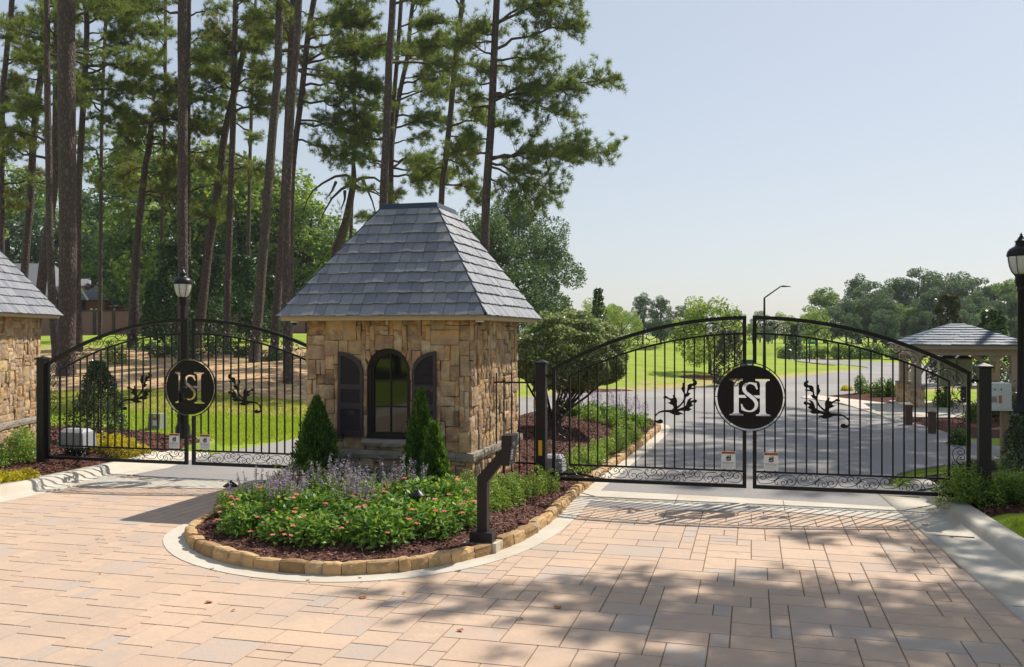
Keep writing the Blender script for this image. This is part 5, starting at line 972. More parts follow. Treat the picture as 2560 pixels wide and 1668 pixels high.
for i, (x, y, H, z0) in enumerate(SP): side_pine(x, y, H, z0, 300+i, dn=(.35 if i in (1, 3, 7) else .75), nb=(30 if i < 4 else 24), Lb=(5.2 if i < 3 else 6.3 if i in (4, 5, 6) else 4.6), label='pine standing outside the right edge of the view, number %s from the drive' % ['nearest', 'second', 'third', 'fourth', 'fifth', 'sixth', 'seventh', 'eighth', 'ninth'][i])
# ---------------------------------------------------------------- broadleaf trees: prototypes with clumped crowns, then copies
def crown_pts(r, n, rx, rz, zc, nc=38, cs=.26, gap=.0):
    C_ = []
    while len(C_) < nc:
        p = r.normal(size=3); p /= np.linalg.norm(p); p *= r.uniform(.35, 1)**.6; 
        if p[2] < -.75: continue
        C_.append((p[0]*rx*.82, p[1]*rx*.82, p[2]*rz*.85, cs*rx*r.uniform(.6, 1.25)))
    C_ = np.array(C_); w = C_[:, 3]**2; k = r.choice(len(C_), n, p=w/w.sum()); d = unit(r.normal(size=(n, 3))*np.array([1, 1, .8])); rad = r.uniform(.55, 1.05, (n, 1))**.7
    P = C_[k, :3]+d*rad*C_[k, 3:4]*np.array([1, 1, .8]); P[:, 2] += zc; return P, C_
def broadleaf(label, cat, X, Y, H, rx, m, seed, n=9000, leaf=.3, z0=.25, trunk_r=None, group=None, name='broadleaf_tree', rzk=.5, nc=38, cs=.3, zg=None):
    r = np.random.default_rng(seed); zg = gz(X, Y) if zg is None else zg; t = thing(name, label, cat, (X, Y, zg), group); rz = H*(1-z0)*rzk; zc = H-rz; P, C_ = crown_pts(r, n, rx, rz, zc, nc, cs)
    V, F = leaf_geo(P, leaf, r, .6, .3); npmesh('crown', V, F, M[m], t, local=True); tr = trunk_r or H*.02; b = MB(); b.tube([(0, 0, -.3), (0, 0, H*.05), (r.normal(0, .1), r.normal(0, .1), zc-rz*.3), (r.normal(0, .3), r.normal(0, .3), zc+rz*.4)], [tr*1.4, tr, tr*.75, tr*.2], 8)
    for q in range(9): c = C_[r.integers(len(C_))]; z1 = H*r.uniform(.2, .5); b.tube([(0, 0, z1), (c[0]*.5, c[1]*.5, (z1+c[2]+zc)/2-.1*H*.3), (c[0], c[1], c[2]+zc)], [tr*.45, tr*.3, tr*.08], 5, cap=False)
    me = b.build('trunk', M['twig'], None); me.parent = t; return t
def place(proto, x, ytop, Z, label, first, sx=None, rz=0, H0=10, base=None, group=None):
    """copy of a prototype whose top reaches the sight line through ytop"""
    o = proto if first else copy_tree(proto); p = PZ(x, 835, Z); zg = gz(p.x, p.y) if base is None else base; H = CAMH-(ytop-HY)*Z/FPX-zg; k = H/H0*1.07; o.location = (p.x, p.y, zg-.1); o.rotation_euler = (0, 0, rz); kx = k if sx is None else sx; o.scale = (kx, kx, k); o['label'] = label
    if group: o['group'] = group
    return o
far = [broadleaf('x', 'tree', 0, 0, 10, 3.0, 'leaf_far', 401, 11000, .24, .02, rzk=.52, nc=60, cs=.27, group='trees of the far woodland edge'), broadleaf('x', 'tree', 0, 0, 10, 2.9, 'leaf_mid', 402, 11000, .23, .02, rzk=.52, group='trees of the far woodland edge', cs=.26, nc=52), broadleaf('x', 'tree', 0, 0, 10, 2.6, 'leaf_far', 403, 8000, .25, .1, group='trees of the far woodland edge', rzk=.52, nc=44, cs=.3), broadleaf('x', 'tree', 0, 0, 10, 4.4, 'leaf_light', 404, 9500, .25, .05, group='trees of the far woodland edge', rzk=.52, nc=50, cs=.27)]
used = set(); rr = random.Random(8)
def T_(k, x, yt, Z, label, sx=None):
    o = place(far[k], x, yt, Z, label, k not in used, None, rr.uniform(0, 6.28)); used.add(k); f = o.scale[2]; w = f*(1.12 if sx is None or sx > 1.5 else .95)*rr.uniform(.95, 1.15); o.scale = (w, w, f); return o
# right hand wood
W_ = [(1, 2062, 705, 120, 2.0, 'rounded pale tree at the left end of the right-hand wood'), (3, 2040, 768, 100, 1.4, 'low light green tree below the left end of the right-hand wood'), (2, 2145, 690, 128, 1.5, 'narrow dark tree second from the left in the right-hand wood'), (0, 2185, 700, 120, 2.0, 'broad dark tree above the far street light in the right-hand wood'), (2, 2235, 702, 130, 1.8, 'narrow tree left of the highest crown of the right-hand wood'), (0, 2285, 668, 130, 2.2, 'highest tree crown of the right-hand wood'), (0, 2345, 677, 128, 2.1, 'tree just right of the highest crown of the right-hand wood'), (2, 2400, 686, 132, 1.9, 'tree right of centre in the right-hand wood'), (0, 2445, 690, 126, 2.0, 'dark tree left of the last big crown in the right-hand wood'), (1, 2495, 680, 124, 2.2, 'last big rounded crown left of the right lamp post'), (0, 2560, 685, 128, 2.2, 'tree of the right-hand wood behind the right lamp post'), (0, 2640, 690, 130, 2.2, 'tree of the right-hand wood at the right edge'), (0, 2215, 770, 108, 1.9, 'lower dark tree behind the far street light'), (0, 2310, 775, 108, 2.0, 'lower dark tree left above the shelter roof'), (0, 2400, 770, 106, 2.0, 'lower dark tree right above the shelter roof'), (0, 2480, 775, 104, 2.0, 'lower dark tree right of the shelter'), (0, 2565, 780, 106, 2.0, 'lower dark tree behind the right lamp post'), (0, 2130, 780, 106, 1.7, 'lower dark tree behind the arch of the right gate')]
for k, x, yt, Z, s, lab in W_: T_(k, x, yt, Z, lab, s*.92)
for k in range(16):
    x = 2080+k*36; T_((0, 2, 1)[k % 3], x, 735+rr.uniform(-12, 30), 112+rr.uniform(-4, 4), 'tree in the lower rank of the right-hand wood')['group'] = 'lower rank of the right-hand wood'
for k in range(13):
    x = 1450+k*48; T_((1, 2, 0)[k % 3], x, 800+rr.uniform(-12, 8), 118+rr.uniform(-4, 4), 'low tree at the back of the far lawn')['group'] = 'low trees at the back of the far lawn'
# centre distance
W_ = [(1, 1375, 745, 120, 1.6, 'tree left of the dark magnolia behind the clipped evergreen'), (3, 1500, 745, 96, 1.3, 'yellow green tree right of the dark magnolia'), (3, 1555, 762, 90, 1.2, 'bushy light tree behind the arch of the left gate leaf'), (1, 1545, 748, 130, 1.6, 'distant tree behind the bushy light tree'), (2, 1607, 735, 110, .9, 'spindly dark pine-like tree left of the two pines'), (2, 1652, 742, 108, 1.2, 'dark pine-like tree standing out in the gap'), (0, 1700, 762, 125, 1.7, 'tree just right of the dark pine-like tree'), (1, 1745, 768, 130, 1.8, 'low distant tree behind the maple on its left'), (1, 1830, 765, 132, 2.0, 'low distant tree behind the maple on its right'), (0, 1900, 775, 130, 1.9, 'low distant tree behind the tall street light'), (3, 1960, 778, 115, 1.6, 'low light tree right of the tall street light'), (1, 2010, 775, 120, 1.6, 'low tree above the green street sign'), (0, 1660, 800, 112, 1.8, 'low dark tree at the back of the far lawn, left'), (0, 1745, 805, 112, 1.8, 'low dark tree at the back of the far lawn, middle'), (0, 1830, 808, 110, 1.7, 'low dark tree at the back of the far lawn, right'), (0, 1920, 812, 108, 1.7, 'low dark tree at the road bend, left'), (0, 2000, 812, 106, 1.6, 'low dark tree at the road bend, right'), (0, 1440, 790, 104, 1.7, 'dark tree behind the clipped evergreen'), (1, 1320, 790, 100, 1.7, 'tree behind the gate post beside the booth')]
for k, x, yt, Z, s, lab in W_: T_(k, x, yt, Z, lab, s*.92)
# trees behind the pines and the fence
W_ = [(1, 20, 355, 118, 2.6, 'bright tree behind the pines at the far left'), (0, 110, 520, 118, 2.2, 'dark tree above the house roof'), (1, 255, 480, 120, 2.0, 'tree above the small gable of the house'), (0, 330, 440, 100, 2.1, 'dark tree behind the crooked pine'), (1, 400, 300, 92, 2.3, 'tall bright tree behind the crooked pine'), (3, 505, 340, 90, 2.3, 'tall yellow green tree behind the leaning pine'), (1, 600, 360, 88, 2.4, 'bright rounded tree behind the straight slim pine'), (3, 655, 420, 90, 2.0, 'bright tree behind the tall curved pine'), (1, 765, 440, 86, 2.2, 'bright tree between the close pair and the dead pine'), (1, 830, 520, 88, 1.6, 'bright tree behind the dead pine'), (0, 700, 620, 84, 1.4, 'low dark tree behind the close pair of pines'), (0, 560, 640, 80, 1.7, 'low dark tree behind the leaning pine'), (0, 470, 650, 70, 1.2, 'low dark tree behind the left lamp post'), (0, 180, 640, 110, 1.9, 'far tree beyond the house'), (1, 900, 560, 92, 1.8, 'tree behind the left slope of the booth roof')]
for k, x, yt, Z, s, lab in W_: T_(k, x, yt, Z, lab, s*.92)
# trees behind the photographer, mirrored in the booth window
bt = broadleaf('x', 'tree', -18, -19, 10, 3.4, 'leaf_dark', 480, 9000, .3, .02, rzk=.52, nc=50, cs=.3, group='trees behind the camera')
for k, (X_, Y_, s_) in enumerate(((-18, -19, 1.0), (-23, -23, 1.3), (-28, -27, 1.5), (-13, -26, 1.5), (-24, -13, 1.1), (-35, -24, 1.6), (-6, -22, 1.1), (2, -28, 1.6), (12, -24, 1.3))):
    o = bt if k == 0 else copy_tree(bt); o.location = (X_, Y_, gz(X_, Y_)-.1); o.scale = (s_*1.1, s_*1.1, s_); o.rotation_euler.z = k; o['label'] = 'dark tree standing behind the camera, %s' % ['nearest to the left kerb', 'second in the row', 'third in the row', 'straight behind', 'beside the far left kerb', 'last on the left', 'just right of straight behind', 'farther right', 'last on the right'][k]
# big oak behind the booth
p = PZ(1290, 835, 72); t = broadleaf('large spreading oak behind the right side of the booth roof', 'tree', p.x, p.y, 14.4, 6.3, 'leaf_oak', 501, 52000, .2, .03, name='oak_tree', nc=90, cs=.2, rzk=.55)
p = PZ(1215, 835, 66); t = broadleaf('oak half hidden behind the booth roof', 'tree', p.x, p.y, 11.5, 4.0, 'leaf_oak', 502, 16000, .2, .05, name='oak_tree', nc=60, cs=.24, rzk=.55)
# maple and small magnolia on the far lawn
p = PZ(1775, 835, 53); t = broadleaf('young maple with a loose yellow green crown on the far lawn', 'tree', p.x, p.y, 4.9, 2.5, 'leaf_light', 503, 7000, .16, .12, name='maple_tree', nc=60, cs=.2, rzk=.58, trunk_r=.1)
def magnolia(label, x, Z, ytop, wpx, seed, m='leaf_magnolia', n=5000, leaf=.2, base=None, name='magnolia_tree', conic=.8, ground=None, cat='tree'):
    r = np.random.default_rng(seed); p = PZ(x, 835, Z); zg = gz(p.x, p.y) if ground is None else ground; H = CAMH-(ytop-HY)*Z/FPX-zg; rx = wpx*Z/FPX/2; t = thing(name, label, cat, (p.x, p.y, zg)); h = r.uniform(.02, 1, n)**.8; a = r.uniform(0, 2*np.pi, n)
    lob = 1+.22*np.sin(a*3+h*9)+.18*np.sin(a*5-h*17)+r.normal(0, .05, n); R = rx*(1-conic*h**1.3)*np.minimum(1, .45+h*5)*lob*r.uniform(.45, 1, n)**.5
    V, F = leaf_geo(np.stack([R*np.cos(a), R*np.sin(a), H*h], -1), leaf, r, .45, .3); npmesh('crown', V, F, M[m], t, local=True); MB().tube([(p.x, p.y, zg-.2), (p.x, p.y, zg+H*.9)], [max(.03, H*.015), .01], 7).build('trunk', M['twig'], t); return t
magnolia('small glossy magnolia just left of the round medallion', 1822, 44, 826, 92, 601, 'leaf_magnolia', 2600, .17, conic=.55)
magnolia('dark narrow magnolia rising above the clipped evergreen', 1495, 46, 722, 70, 602, 'leaf_gloss', 1500, .2)
magnolia('golden brown magnolia directly behind the shelter roof', 2368, 45, 738, 100, 603, 'leaf_magnolia', 3000, .24, conic=.6)
magnolia('pale glossy magnolia right of the shelter', 2480, 43, 775, 100, 604, 'leaf_gloss', 3000, .22, conic=.6)
magnolia('small magnolia on the far right-hand lawn left of the street sign', 1985, 76, 812, 50, 605, 'leaf_gloss', 1600, .25)
p = PZ(1130, 835, 60)
# hedge along the far road
r = np.random.default_rng(55); a = PZ(1950, 835, 92); b = PZ(2300, 835, 84)
for k in range(16):
    q = a.lerp(b, k/15+.01*r.normal()); zg = gz(q.x, q.y)
    if k == 0: hd0 = o = broadleaf('low rounded shrub of the hedge along the far road', 'shrub', q.x, q.y, 1.3, 1.0, 'leaf_box', 700, 900, .22, 0, name='hedge_shrub', group='hedge shrubs along the far road', nc=14, cs=.45, rzk=.55)
    else: o = copy_tree(hd0); o.location = (q.x, q.y, zg); s = r.uniform(.8, 1.25); o.scale = (s, s, s*r.uniform(.8, 1.1)); o.rotation_euler.z = k
# ---------------------------------------------------------------- clipped multi-stem evergreen behind the post
p = PZ(1412, 1080, 20.5); Xe, Ye = p.x-.25, 20.2; ze = .3
t = thing('clipped_evergreen', 'large clipped mushroom shaped evergreen on many bare stems, behind the gate post', 'shrub', (Xe, Ye, ze)); r = np.random.default_rng(9); st = MB(); Rx = 1.28; zl = CAMH-(955-HY)*20.3/FPX; zt = CAMH-(780-HY)*20.3/FPX
cx = (PZ(1420, 900, 20.3)); 
for k in range(15):
    a = k*2.39; q = r.uniform(.25, .95); e = (cx.x+Rx*q*math.cos(a), cx.y+Rx*q*math.sin(a), zl+.35); m1 = (Xe+.16*math.cos(a), Ye+.16*math.sin(a), ze+.35); m2 = ((m1[0]*.5+e[0]*.5)+r.normal(0, .05), (m1[1]*.5+e[1]*.5), (m1[2]+e[2])/2-.06)
    st.tube(spl3([Vector((Xe+.1*math.cos(a), Ye+.1*math.sin(a), ze-.1)), Vector(m1), Vector(m2), Vector(e)], 4), [.045-.0025*i for i in range(13)], 7)
    for s in range(2): f = Vector(m2)+Vector((r.normal(0, .25), r.normal(0, .25), .45)); st.tube([m2, f, (f.x*.6+e[0]*.4, f.y*.6+e[1]*.4, zl+.3)], [.022, .018, .01], 5)
st.build('stems', M['twig'], t, smooth=True)
n = 46000; d = unit(r.normal(size=(n, 3))); up = d[:, 2:3] > 0; rad = r.uniform(.76, 1, (n, 1))**.5; lob = 1+.06*np.sin(d[:, :1]*9+d[:, 1:2]*7)+.05*np.sin(d[:, 1:2]*15+d[:, 2:]*11)
P = np.concatenate([d[:, :1]*Rx, d[:, 1:2]*Rx, np.where(up, d[:, 2:]*(zt-zl-.45), d[:, 2:]*.62)], 1)*rad*lob+np.array([cx.x, cx.y, zl+.45]); V, F = leaf_geo(P, .078, r, .55, .9); npmesh('foliage', V, F, M['leaf_clip'], t)
# ---------------------------------------------------------------- conifers, shrubs and flowers
def leafy(par, P, size, m, r, name='foliage', asp=.5, up=.5): V, F = leaf_geo(P, size, r, asp, up); return npmesh(name, V, F, M[m], par)
def arborvitae(X, Y, z, H, rx, seed, label):
    r = np.random.default_rng(seed); t = thing('arborvitae', label, 'conifer', (X, Y, z), 'conical arborvitae at the front of the booth'); n = 15000; h = r.uniform(0, 1, n)**1.15; a = r.uniform(0, 2*np.pi, n)
    prof = rx*np.minimum(1, .55+h*3.2)*(1-h**1.6)**.9; lob = 1+.16*np.sin(a*5+h*17+seed)+.12*np.sin(a*9-h*37)+r.normal(0, .10, n); R = prof*lob*r.uniform(.4, 1.08, n)**.5
    P = np.stack([X+R*np.cos(a), Y+R*np.sin(a), z+.03+H*h], -1); D = unit(np.stack([np.cos(a)*.5, np.sin(a)*.5, np.full(n, 1.)], -1)+r.normal(0, .25, (n, 3))); S = unit(np.cross(D, r.normal(size=(n, 3)))); l = .07*r.uniform(.6, 1.3, (n, 1)); w = .011
    V = np.stack([P-S*w*.4, P+D*l*.5-S*w, P+D*l, P+D*l*.5+S*w], 1).reshape(-1, 3); npmesh('foliage', V, np.arange(4*n).reshape(-1, 4), M['arb'], t); MB().tube([(X, Y, z-.1), (X, Y, z+H*.85)], [.04, .01], 6).build('trunk', M['twig'], t)
arborvitae(onY(792, 12.15), 12.15, .26, PY(792, 1003, 12.15).z-.26, .32, 21, 'left conical arborvitae below the left shutter')
arborvitae(onY(1052, 11.75), 11.75, .26, PY(1052, 985, 11.75).z-.26, .23, 22, 'right conical arborvitae below the right shutter, taller and narrower')
arborvitae(onY(1086, 11.45), 11.45, .24, PY(1086, 1070, 11.45).z-.24, .19, 23, 'small sunlit arborvitae in front of the right one')
def mound(X, Y, z, R, H, n, size, m, seed, label, cat='shrub', name='shrub', group=None, spiky=0, lob=.14, nc=16):
    r = np.random.default_rng(seed); t = thing(name, label, cat, (X, Y, z), group); C_ = unit(r.normal(size=(nc, 3))); C_[:, 2] = np.abs(C_[:, 2]); C_ = C_*r.uniform(.35, .72, (nc, 1)); k = r.integers(nc, size=n); d = unit(r.normal(size=(n, 3)))
    P = (C_[k]+d*r.uniform(.5, 1, (n, 1))**.5*.36)*np.array([R, R, H]); P = P[P[:, 2] > .0]; P[:, 2] *= 1.05
    if spiky: P[:, 2] += spiky*np.abs(r.normal(size=len(P)))*H*.2
    leafy(t, P+np.array([X, Y, z]), size, m, r); b = MB()
    for q in range(7): c = C_[r.integers(nc)]*np.array([R, R, H]); b.tube([(X, Y, z-.05), (X+c[0], Y+c[1], z+c[2])], [.012, .005], 4, cap=False)
    b.build('stems', M['twig'], t); return t
r0 = np.random.default_rng(77)
# boxwoods down the right side of the island
BX = [((1150, 1215), 12.0, .27), ((1190, 1205), 12.1, .26), ((1226, 1190), 12.0, .27), ((1165, 1200), 12.5, .25), ((1262, 1170), 12.6, .29), ((1295, 1150), 13.1, .28), ((1330, 1130), 13.4, .30), ((1352, 1118), 13.7, .28), ((1212, 1180), 12.7, .26)]
lab = ['front-most boxwood, by the small arborvitae', 'second boxwood along the booth side, front row', 'boxwood behind the neck of the call box', 'boxwood in the back row against the booth corner', 'boxwood just right of the call box neck', 'boxwood midway between call box and gate post', 'bright boxwood left of the gate post foot', 'boxwood touching the foot of the gate', 'back row boxwood hidden behind the call box']
XB = [(-3.85, 11.45), (-3.6, 11.6), (-3.38, 11.75), (-3.75, 12.0), (-3.32, 12.25), (-3.3, 12.7), (-3.2, 13.1), (-3.1, 13.5), (-3.55, 12.3)]
for k, (x, y) in enumerate(XB): mound(x, y, isl_z(x, y)-.02, .32, .40, 3000, .034, 'leaf_box', 800+k, lab[k], group='boxwoods beside the booth')
XB = [(-3.05, 15.1), (-2.98, 15.7), (-2.92, 16.4), (-2.85, 17.1), (-2.8, 17.8), (-2.75, 18.5), (-2.72, 19.3), (-2.7, 20.1), (-2.75, 20.9), (-2.9, 21.6), (-3.3, 21.9), (-3.8, 22.0)]
for k, (x, y) in enumerate(XB): mound(x, y, isl_z(x, y)-.02, .42, .40, 2200, .045, 'leaf_box', 830+k, 'low boxwood of the row behind the right gate along the island edging', group='boxwood row behind the right gate')
for k, (x, y) in enumerate([(-2.85, 22.9), (-3.2, 23.3), (-3.6, 23.0), (-4.0, 23.3), (-4.4, 23.1), (-2.9, 23.9), (-3.5, 24.0), (-4.8, 23.4)]):
    z = isl_z(x, y); t = mound(x, y, z-.02, .38, .42, 1200, .07, 'leaf_lantana', 850+k, 'salvia with dull purple spikes behind the right gate', 'flowering plant', 'salvia_plant', 'salvias behind the right gate'); P = []
    for q in range(14): c = np.array([x+r0.normal(0, .2), y+r0.normal(0, .2), z+.35]); h = r0.uniform(.2, .4); leafy(t, c+np.stack([r0.normal(0, .012, 18), r0.normal(0, .012, 18), np.linspace(0, h, 18)], -1), .045, 'petal_purple', r0, 'flower_spike')
# lantanas, each its own plant
LP = []
for k in range(60):
    if len(LP) >= 20: break
    for _ in range(200):
        x, y = r0.uniform(-6.45, -3.55), r0.uniform(9.25, 11.1); dd = float(pdist(np.array([[x, y]]), ISLs)[0])
        if inside(np.array([[x, y]]), ISLs)[0] and dd > .66 and all(math.hypot(x-a, y-b) > .40 for a, b in LP) and math.hypot(x+3.98, y-10.53) > .3 and (x+5.0)**2/2.6+(y-10.35)**2/1.2 < 1: LP.append((x, y)); break
lan = []
for v in range(4):
    r = np.random.default_rng(900+v); t = thing('lantana_plant', 'low lantana with pink and orange flower heads in the bed before the booth', 'flowering plant', (0, 0, 0), 'lantanas in the front bed'); n = 1500; d = unit(r.normal(size=(n, 3))); d[:, 2] = np.abs(d[:, 2]); P = d*r.uniform(.35, 1, (n, 1))**.6*np.array([.36, .36, .36]); P += r.normal(0, .02, P.shape); leafy(t, P, .074, 'leaf_lantana', r, asp=.42, up=.8); st = MB(); fl = []
    for q in range(13):
        d = unit(r.normal(size=3)); d[2] = abs(d[2])*.8+.25; e = d*np.array([.4, .4, .36]); st.tube([(0, 0, -.03), tuple(e*.55+np.array([0, 0, .05])), tuple(e)], [.006, .005, .003], 4, cap=False)
        if q < 9: nn = 24; w = unit(r.normal(size=(nn, 3))); w[:, 2] = np.abs(w[:, 2]); leafy(t, e+w*np.array([.02, .02, .012]), .018, 'petal_pink', r, 'flower_head', .9)
    st.build('stems', M['leaf_lantana'], t); lan.append(t)
fp = {0: 'front left', 1: 'front', 2: 'front right'}
for k, (x, y) in enumerate(LP):
    o = lan[k] if k < 4 else copy_tree(lan[k % 4]); o.location = (x, y, isl_z(x, y)); s = r0.uniform(.95, 1.2)*1.08; o.scale = (s, s, s*r0.uniform(.68, .95)); o.rotation_euler.z = r0.uniform(0, 6.28)
# tall salvias behind them
sal = []
for v in range(3):
    r = np.random.default_rng(930+v); t = thing('salvia_plant', 'tall salvia with dull purple flower spikes before the booth wall', 'flowering plant', (0, 0, 0), 'tall salvias before the booth'); L_ = []; Fp = []; st = MB()
    for q in range(30):
        a = r.uniform(0, 6.28); rr_ = r.uniform(.02, .3); h = r.uniform(.5, .86)*(1-.5*rr_); b = np.array([math.cos(a)*rr_*.5, math.sin(a)*rr_*.5, 0]); e = b+np.array([math.cos(a)*rr_*.7, math.sin(a)*rr_*.7, h]); st.tube([tuple(b), tuple(e)], [.005, .003], 4, cap=False)
        tt = r.uniform(.08, .68, 34)[:, None]; L_.append(b+(e-b)*tt+r.normal(0, .035, (34, 3))); tt = r.uniform(.58, 1.0, 34)[:, None]; leafy(t, b+(e-b)*tt+r.normal(0, .011, (34, 3)), .027, 'petal_purple', r, 'flower_spike', .7)
    st.build('stems', M['leaf_light'], t); leafy(t, np.concatenate(L_), .055, 'leaf_box' if v else 'leaf_light', r, asp=.4, up=.4); sal.append(t)
SPt = [(-5.95, 11.05), (-5.2, 11.1), (-4.7, 11.15), (-4.35, 10.95), (-5.65, 10.4), (-4.8, 10.55), (-5.25, 10.65), (-5.5, 10.0), (-4.6, 10.05), (-6.1, 10.3)]
for k, (x, y) in enumerate(SPt):
    o = sal[k] if k < 3 else copy_tree(sal[k % 3]); o.location = (x, y, isl_z(x, y)); s = r0.uniform(.85, 1.1); o.scale = (s, s, s*.84); o.rotation_euler.z = r0.uniform(0, 6.28)
mound(-6.62, 10.6, .15, .24, .36, 1500, .045, 'leaf_box', 960, 'leafy bush at the left tip of the flower bed')
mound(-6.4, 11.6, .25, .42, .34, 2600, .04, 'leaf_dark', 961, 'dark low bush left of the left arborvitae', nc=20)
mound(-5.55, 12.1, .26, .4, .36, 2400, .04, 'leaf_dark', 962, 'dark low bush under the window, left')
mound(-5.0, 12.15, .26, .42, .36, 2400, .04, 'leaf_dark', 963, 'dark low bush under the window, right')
for k, (x, y, m_) in enumerate(((-5.9, 11.5, 'leaf_box'), (-5.5, 11.15, 'leaf_light'), (-4.9, 10.95, 'leaf_box'), (-4.3, 11.35, 'leaf_light'), (-4.55, 10.45, 'leaf_box'))): mound(x, y, isl_z(x, y)-.02, .3, .5, 1100, .045, m_, 970+k, ['green filler plant at the back left of the flower bed', 'pale green filler plant before the window', 'green filler plant before the right arborvitae', 'pale green filler plant at the back right of the flower bed', 'green filler plant among the lantanas'][k], 'plant', 'leafy_plant', spiky=.5)
mound(-6.1, 11.0, .25, .3, .5, 900, .05, 'leaf_yellow', 964, 'yellow leaved plant in front of the left arborvitae', spiky=.6)
# left bed by the stone building
def at_(x, y, z=.15): return G(x, y, z)
for x, y, R, H, n, s, m, lab in ((58, 1150, .5, .75, 5000, .05, 'leaf_box', 'green bush between the stone building and the left gate post'), (70, 1195, .36, .34, 3500, .045, 'leaf_yellow', 'golden shrub in front of the left gate post'), (20, 1200, .42, .38, 3500, .045, 'leaf_yellow', 'golden shrub at the left edge below the stone building'), (8, 1165, .4, .45, 2500, .05, 'leaf_box', 'green bush at the left edge')):
    a, b = at_(x, y); mound(a, b, gz(a, b)-.02, R, H, n, s, m, 1000+x, lab)
for x, y, R, H, lab in ((262, 1140, .45, .45, 'golden shrub just right of the grey operator box'), (300, 1143, .5, .5, 'golden shrub second from the operator box'), (345, 1146, .42, .52, 'golden shrub third from the operator box')):
    a, b = G(x, y, .05); mound(a, b, gz(a, b)-.02, R, H, 3600, .05, 'leaf_yellow', 1100+x, lab, group='golden shrubs behind the left gate')
p = PZ(246, 1100, 20.4); magnolia('broad conical holly behind the left gate', 246, 20.4, 902, 150, 611, 'leaf_gloss', 7500, .075, name='holly_bush', conic=.82, cat='shrub')
# right hand shrubs
for x, y, R, H, n, s, m, lab in ((2425, 1262, .56, .62, 9000, .038, 'leaf_box', 'loose green shrub at the foot of the far right gate'), (2500, 1266, .6, .5, 9000, .036, 'leaf_mid', 'spreading juniper at the far right kerb'), (2556, 1270, .5, .46, 5000, .036, 'leaf_mid', 'juniper at the right edge of the photo')):
    a, b = G(x, y, .1); mound(a, b, gz(a, b)-.02, R, H, n, s, m, 1200+x, lab, spiky=.5)
a, b = G(2548, 1245, .1); magnolia('glossy holly in front of the right lamp post', 2548, 14.1, 1035, 90, 612, 'leaf_gloss', 3800, .05, name='holly_bush', conic=.6, ground=.1, cat='shrub')
a, b = G(2520, 1190, .1); mound(a, b, .05, .35, .45, 1800, .045, 'leaf_light', 1302, 'pale leafy shrub right of the utility post', spiky=.5)
for k, (x, y, Z, R, H, m, lab) in enumerate(((2490, 1075, 26, .7, 1.0, 'leaf_gloss', 'dark hedge shrub right of the shelter, left one'), (2545, 1080, 26, .8, 1.15, 'leaf_gloss', 'dark hedge shrub right of the shelter, right one'), (2360, 1035, 30.5, .45, .75, 'leaf_mid', 'loose shrub at the foot of the mailboxes'), (2440, 1085, 26, .4, .6, 'leaf_light', 'pale young shrub before the shelter'), (2400, 1130, 20.5, .3, .5, 'leaf_mid', 'small shrub behind the right gate hinge'), (2155, 1000, 38, .45, .8, 'leaf_mid', 'small round shrub in the strip left of the shelter, left one'), (2198, 1002, 36, .45, .9, 'leaf_mid', 'small round shrub in the strip left of the shelter, middle one'), (2228, 1004, 36, .35, .7, 'leaf_mid', 'small round shrub in the strip left of the shelter, right one'), (2115, 990, 40, .35, .4, 'leaf_yellow', 'small yellow tuft in the strip beside the road'), (2475, 960, 50, 1.0, 1.2, 'leaf_mid', 'bush beyond the shelter on the right'))):
    p = PZ(x, y, Z); mound(p.x, p.y, gz(p.x, p.y)-.02, R, H, 1500, .09, m, 1400+k, lab, spiky=.4)
# evergreen understorey by the fence
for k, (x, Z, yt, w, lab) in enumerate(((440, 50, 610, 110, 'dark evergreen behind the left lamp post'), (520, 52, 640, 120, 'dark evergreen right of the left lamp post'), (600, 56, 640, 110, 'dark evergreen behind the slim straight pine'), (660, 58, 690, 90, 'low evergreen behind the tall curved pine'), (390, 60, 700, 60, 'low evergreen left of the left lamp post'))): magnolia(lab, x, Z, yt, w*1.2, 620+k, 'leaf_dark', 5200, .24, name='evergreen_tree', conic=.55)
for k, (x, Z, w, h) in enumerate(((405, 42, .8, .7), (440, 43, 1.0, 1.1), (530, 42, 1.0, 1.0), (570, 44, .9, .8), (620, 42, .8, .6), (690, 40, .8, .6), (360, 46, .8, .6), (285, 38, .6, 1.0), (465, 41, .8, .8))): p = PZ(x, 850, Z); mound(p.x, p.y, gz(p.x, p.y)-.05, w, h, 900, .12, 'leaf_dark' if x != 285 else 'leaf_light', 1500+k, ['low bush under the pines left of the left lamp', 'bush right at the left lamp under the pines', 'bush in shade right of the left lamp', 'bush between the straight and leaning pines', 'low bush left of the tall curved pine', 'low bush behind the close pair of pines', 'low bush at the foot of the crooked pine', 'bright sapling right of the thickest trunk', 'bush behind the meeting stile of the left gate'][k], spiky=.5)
# ---------------------------------------------------------------- lawns: blades
def blades(polys, n, seed, h, label, m='grass', wd=.004, zf=None):
    r = np.random.default_rng(seed); Vs = []
    for poly, k in polys:
        A = np.array(poly); P = r.uniform(A.min(0), A.max(0), (k*3, 2)); P = P[inside(P, poly)][:k]; z = ground_z(P[:, 0], P[:, 1]); B = np.stack([P[:, 0], P[:, 1], z-.01], -1); N = len(B); a = r.uniform(0, 2*np.pi, N); S = np.stack([np.cos(a), np.sin(a), 0*a], -1)*wd*r.uniform(.6, 1.4, (N, 1)); L = np.stack([r.normal(0, .35, N), r.normal(0, .35, N), np.ones(N)], -1)*h*r.uniform(.5, 1.2, (N, 1)); Vs.append(np.stack([B-S, B+S, B+L], 1).reshape(-1, 3))
    V = np.concatenate(Vs); return props(npmesh('grass', V, np.arange(len(V)).reshape(-1, 3), M[m]), label, 'grass', None, 'stuff')
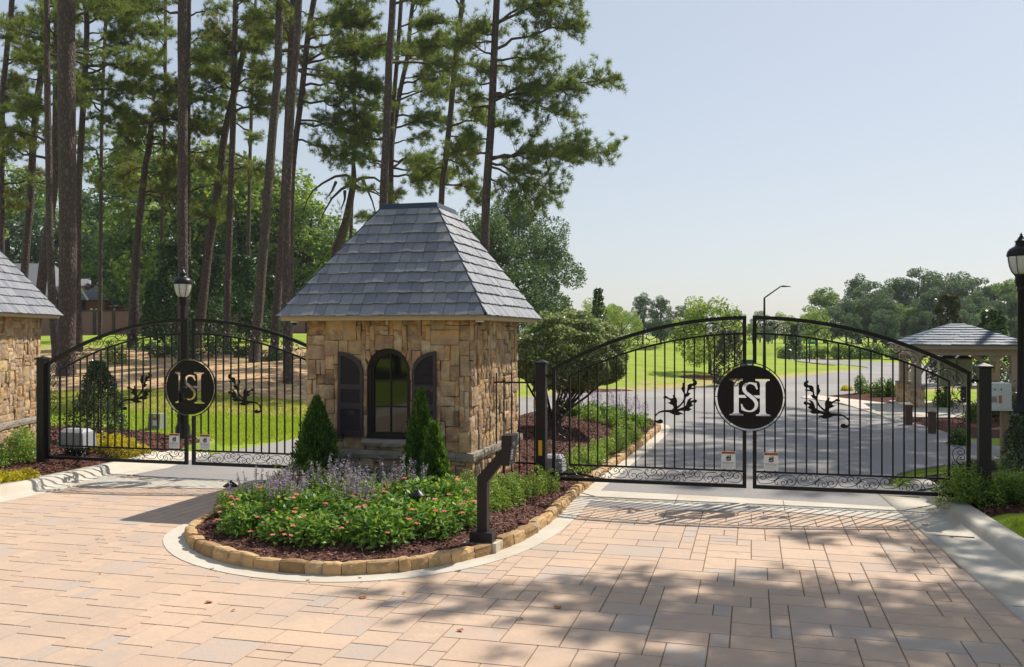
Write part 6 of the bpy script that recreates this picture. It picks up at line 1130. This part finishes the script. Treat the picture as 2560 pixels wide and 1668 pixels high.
lawnA = [(-10.6, 19.7), (-10.4, 26), (-11.5, 27.5), (-20, 26.3), (-24, 24.6), (-20, 19), (-15, 19.8), (-12.2, 18.8), (-11.2, 17.5)]
blades([(lawnA, 120000)], 0, 31, .055, 'bright mown lawn behind the left gate', wd=.010)
blades([([(2.95, 5), (3.15, 12.9), (6.5, 13.1), (7, 5)], 90000)], 0, 32, .05, 'shaded lawn at the right kerb', wd=.005)
blades([([(2.3, 16.4), (3.0, 17.2), (5.0, 17.4), (9, 17.3), (9, 18.8), (4, 18.4), (2.7, 17.3)], 26000), ([(3.4, 17.2), (11, 17.2), (11, 23.6), (5.6, 23.4), (5.8, 20.6), (4.0, 18.9)], 60000)], 0, 33, .055, 'small lawn behind the right gate', wd=.007)
blades([([(-13.4, 11.0), (-11.5, 11.2), (-11.5, 12.3), (-13.6, 12.8), (-16, 12), (-16, 9)], 26000), ([(-11.5, 3), (-11.5, 11.2), (-16, 9), (-16, 3)], 20000)], 0, 34, .045, 'grass by the left kerb', m='grass_dry', wd=.006)
# ---------------------------------------------------------------- fallen leaves on the drive
for k, (x, y, s) in enumerate([(523, 1507, .06), (505, 1352, .025), (530, 1424, .035), (583, 1528, .03), (770, 1453, .035), (907, 1495, .07), (900, 1447, .035), (1151, 1578, .05), (1395, 1521, .06), (1303, 1550, .03), (2310, 1314, .07), (2380, 1345, .04), (243, 1350, .03), (252, 1436, .03), (1010, 1485, .03), (2300, 1270, .05)]):
    a, b = G(x, y); s *= .7; r = np.random.default_rng(k); n = 9; ang = np.linspace(0, 2*np.pi, n, endpoint=False); rad = s*(.5+.5*np.abs(np.cos(ang*1.5+k))); V = np.stack([a+rad*np.cos(ang), b+rad*np.sin(ang), .006+r.uniform(0, .014, n)], -1); V = np.concatenate([V, [[a, b, .012]]]); props(npmesh('fallen_leaf', V, [(i, (i+1) % n, n) for i in range(n)], M['deadleaf']), 'curled brown leaf lying on the drive', 'leaf', 'fallen leaves on the drive')
# ---------------------------------------------------------------- summer haze
hz = MB().box(-420, -60, -1.4, 420, 420, 42).build('haze', mat('x', [(1, 1, 1), (1, 1, 1)]))
hm = bpy.data.materials.new('haze_air'); hm.use_nodes = True; hn = hm.node_tree; hn.nodes.remove(hn.nodes['Principled BSDF']); pv = hn.nodes.new('ShaderNodeVolumePrincipled'); pv.inputs['Color'].default_value = (.86, .93, 1, 1); pv.inputs['Density'].default_value = .0003; pv.inputs['Anisotropy'].default_value = .3
hn.links.new(pv.outputs[0], hn.nodes['Material Output'].inputs['Volume']); hz.data.materials.clear(); hz.data.materials.append(hm); hz['kind'] = 'stuff'; hz['label'] = 'thin summer haze over the whole place'
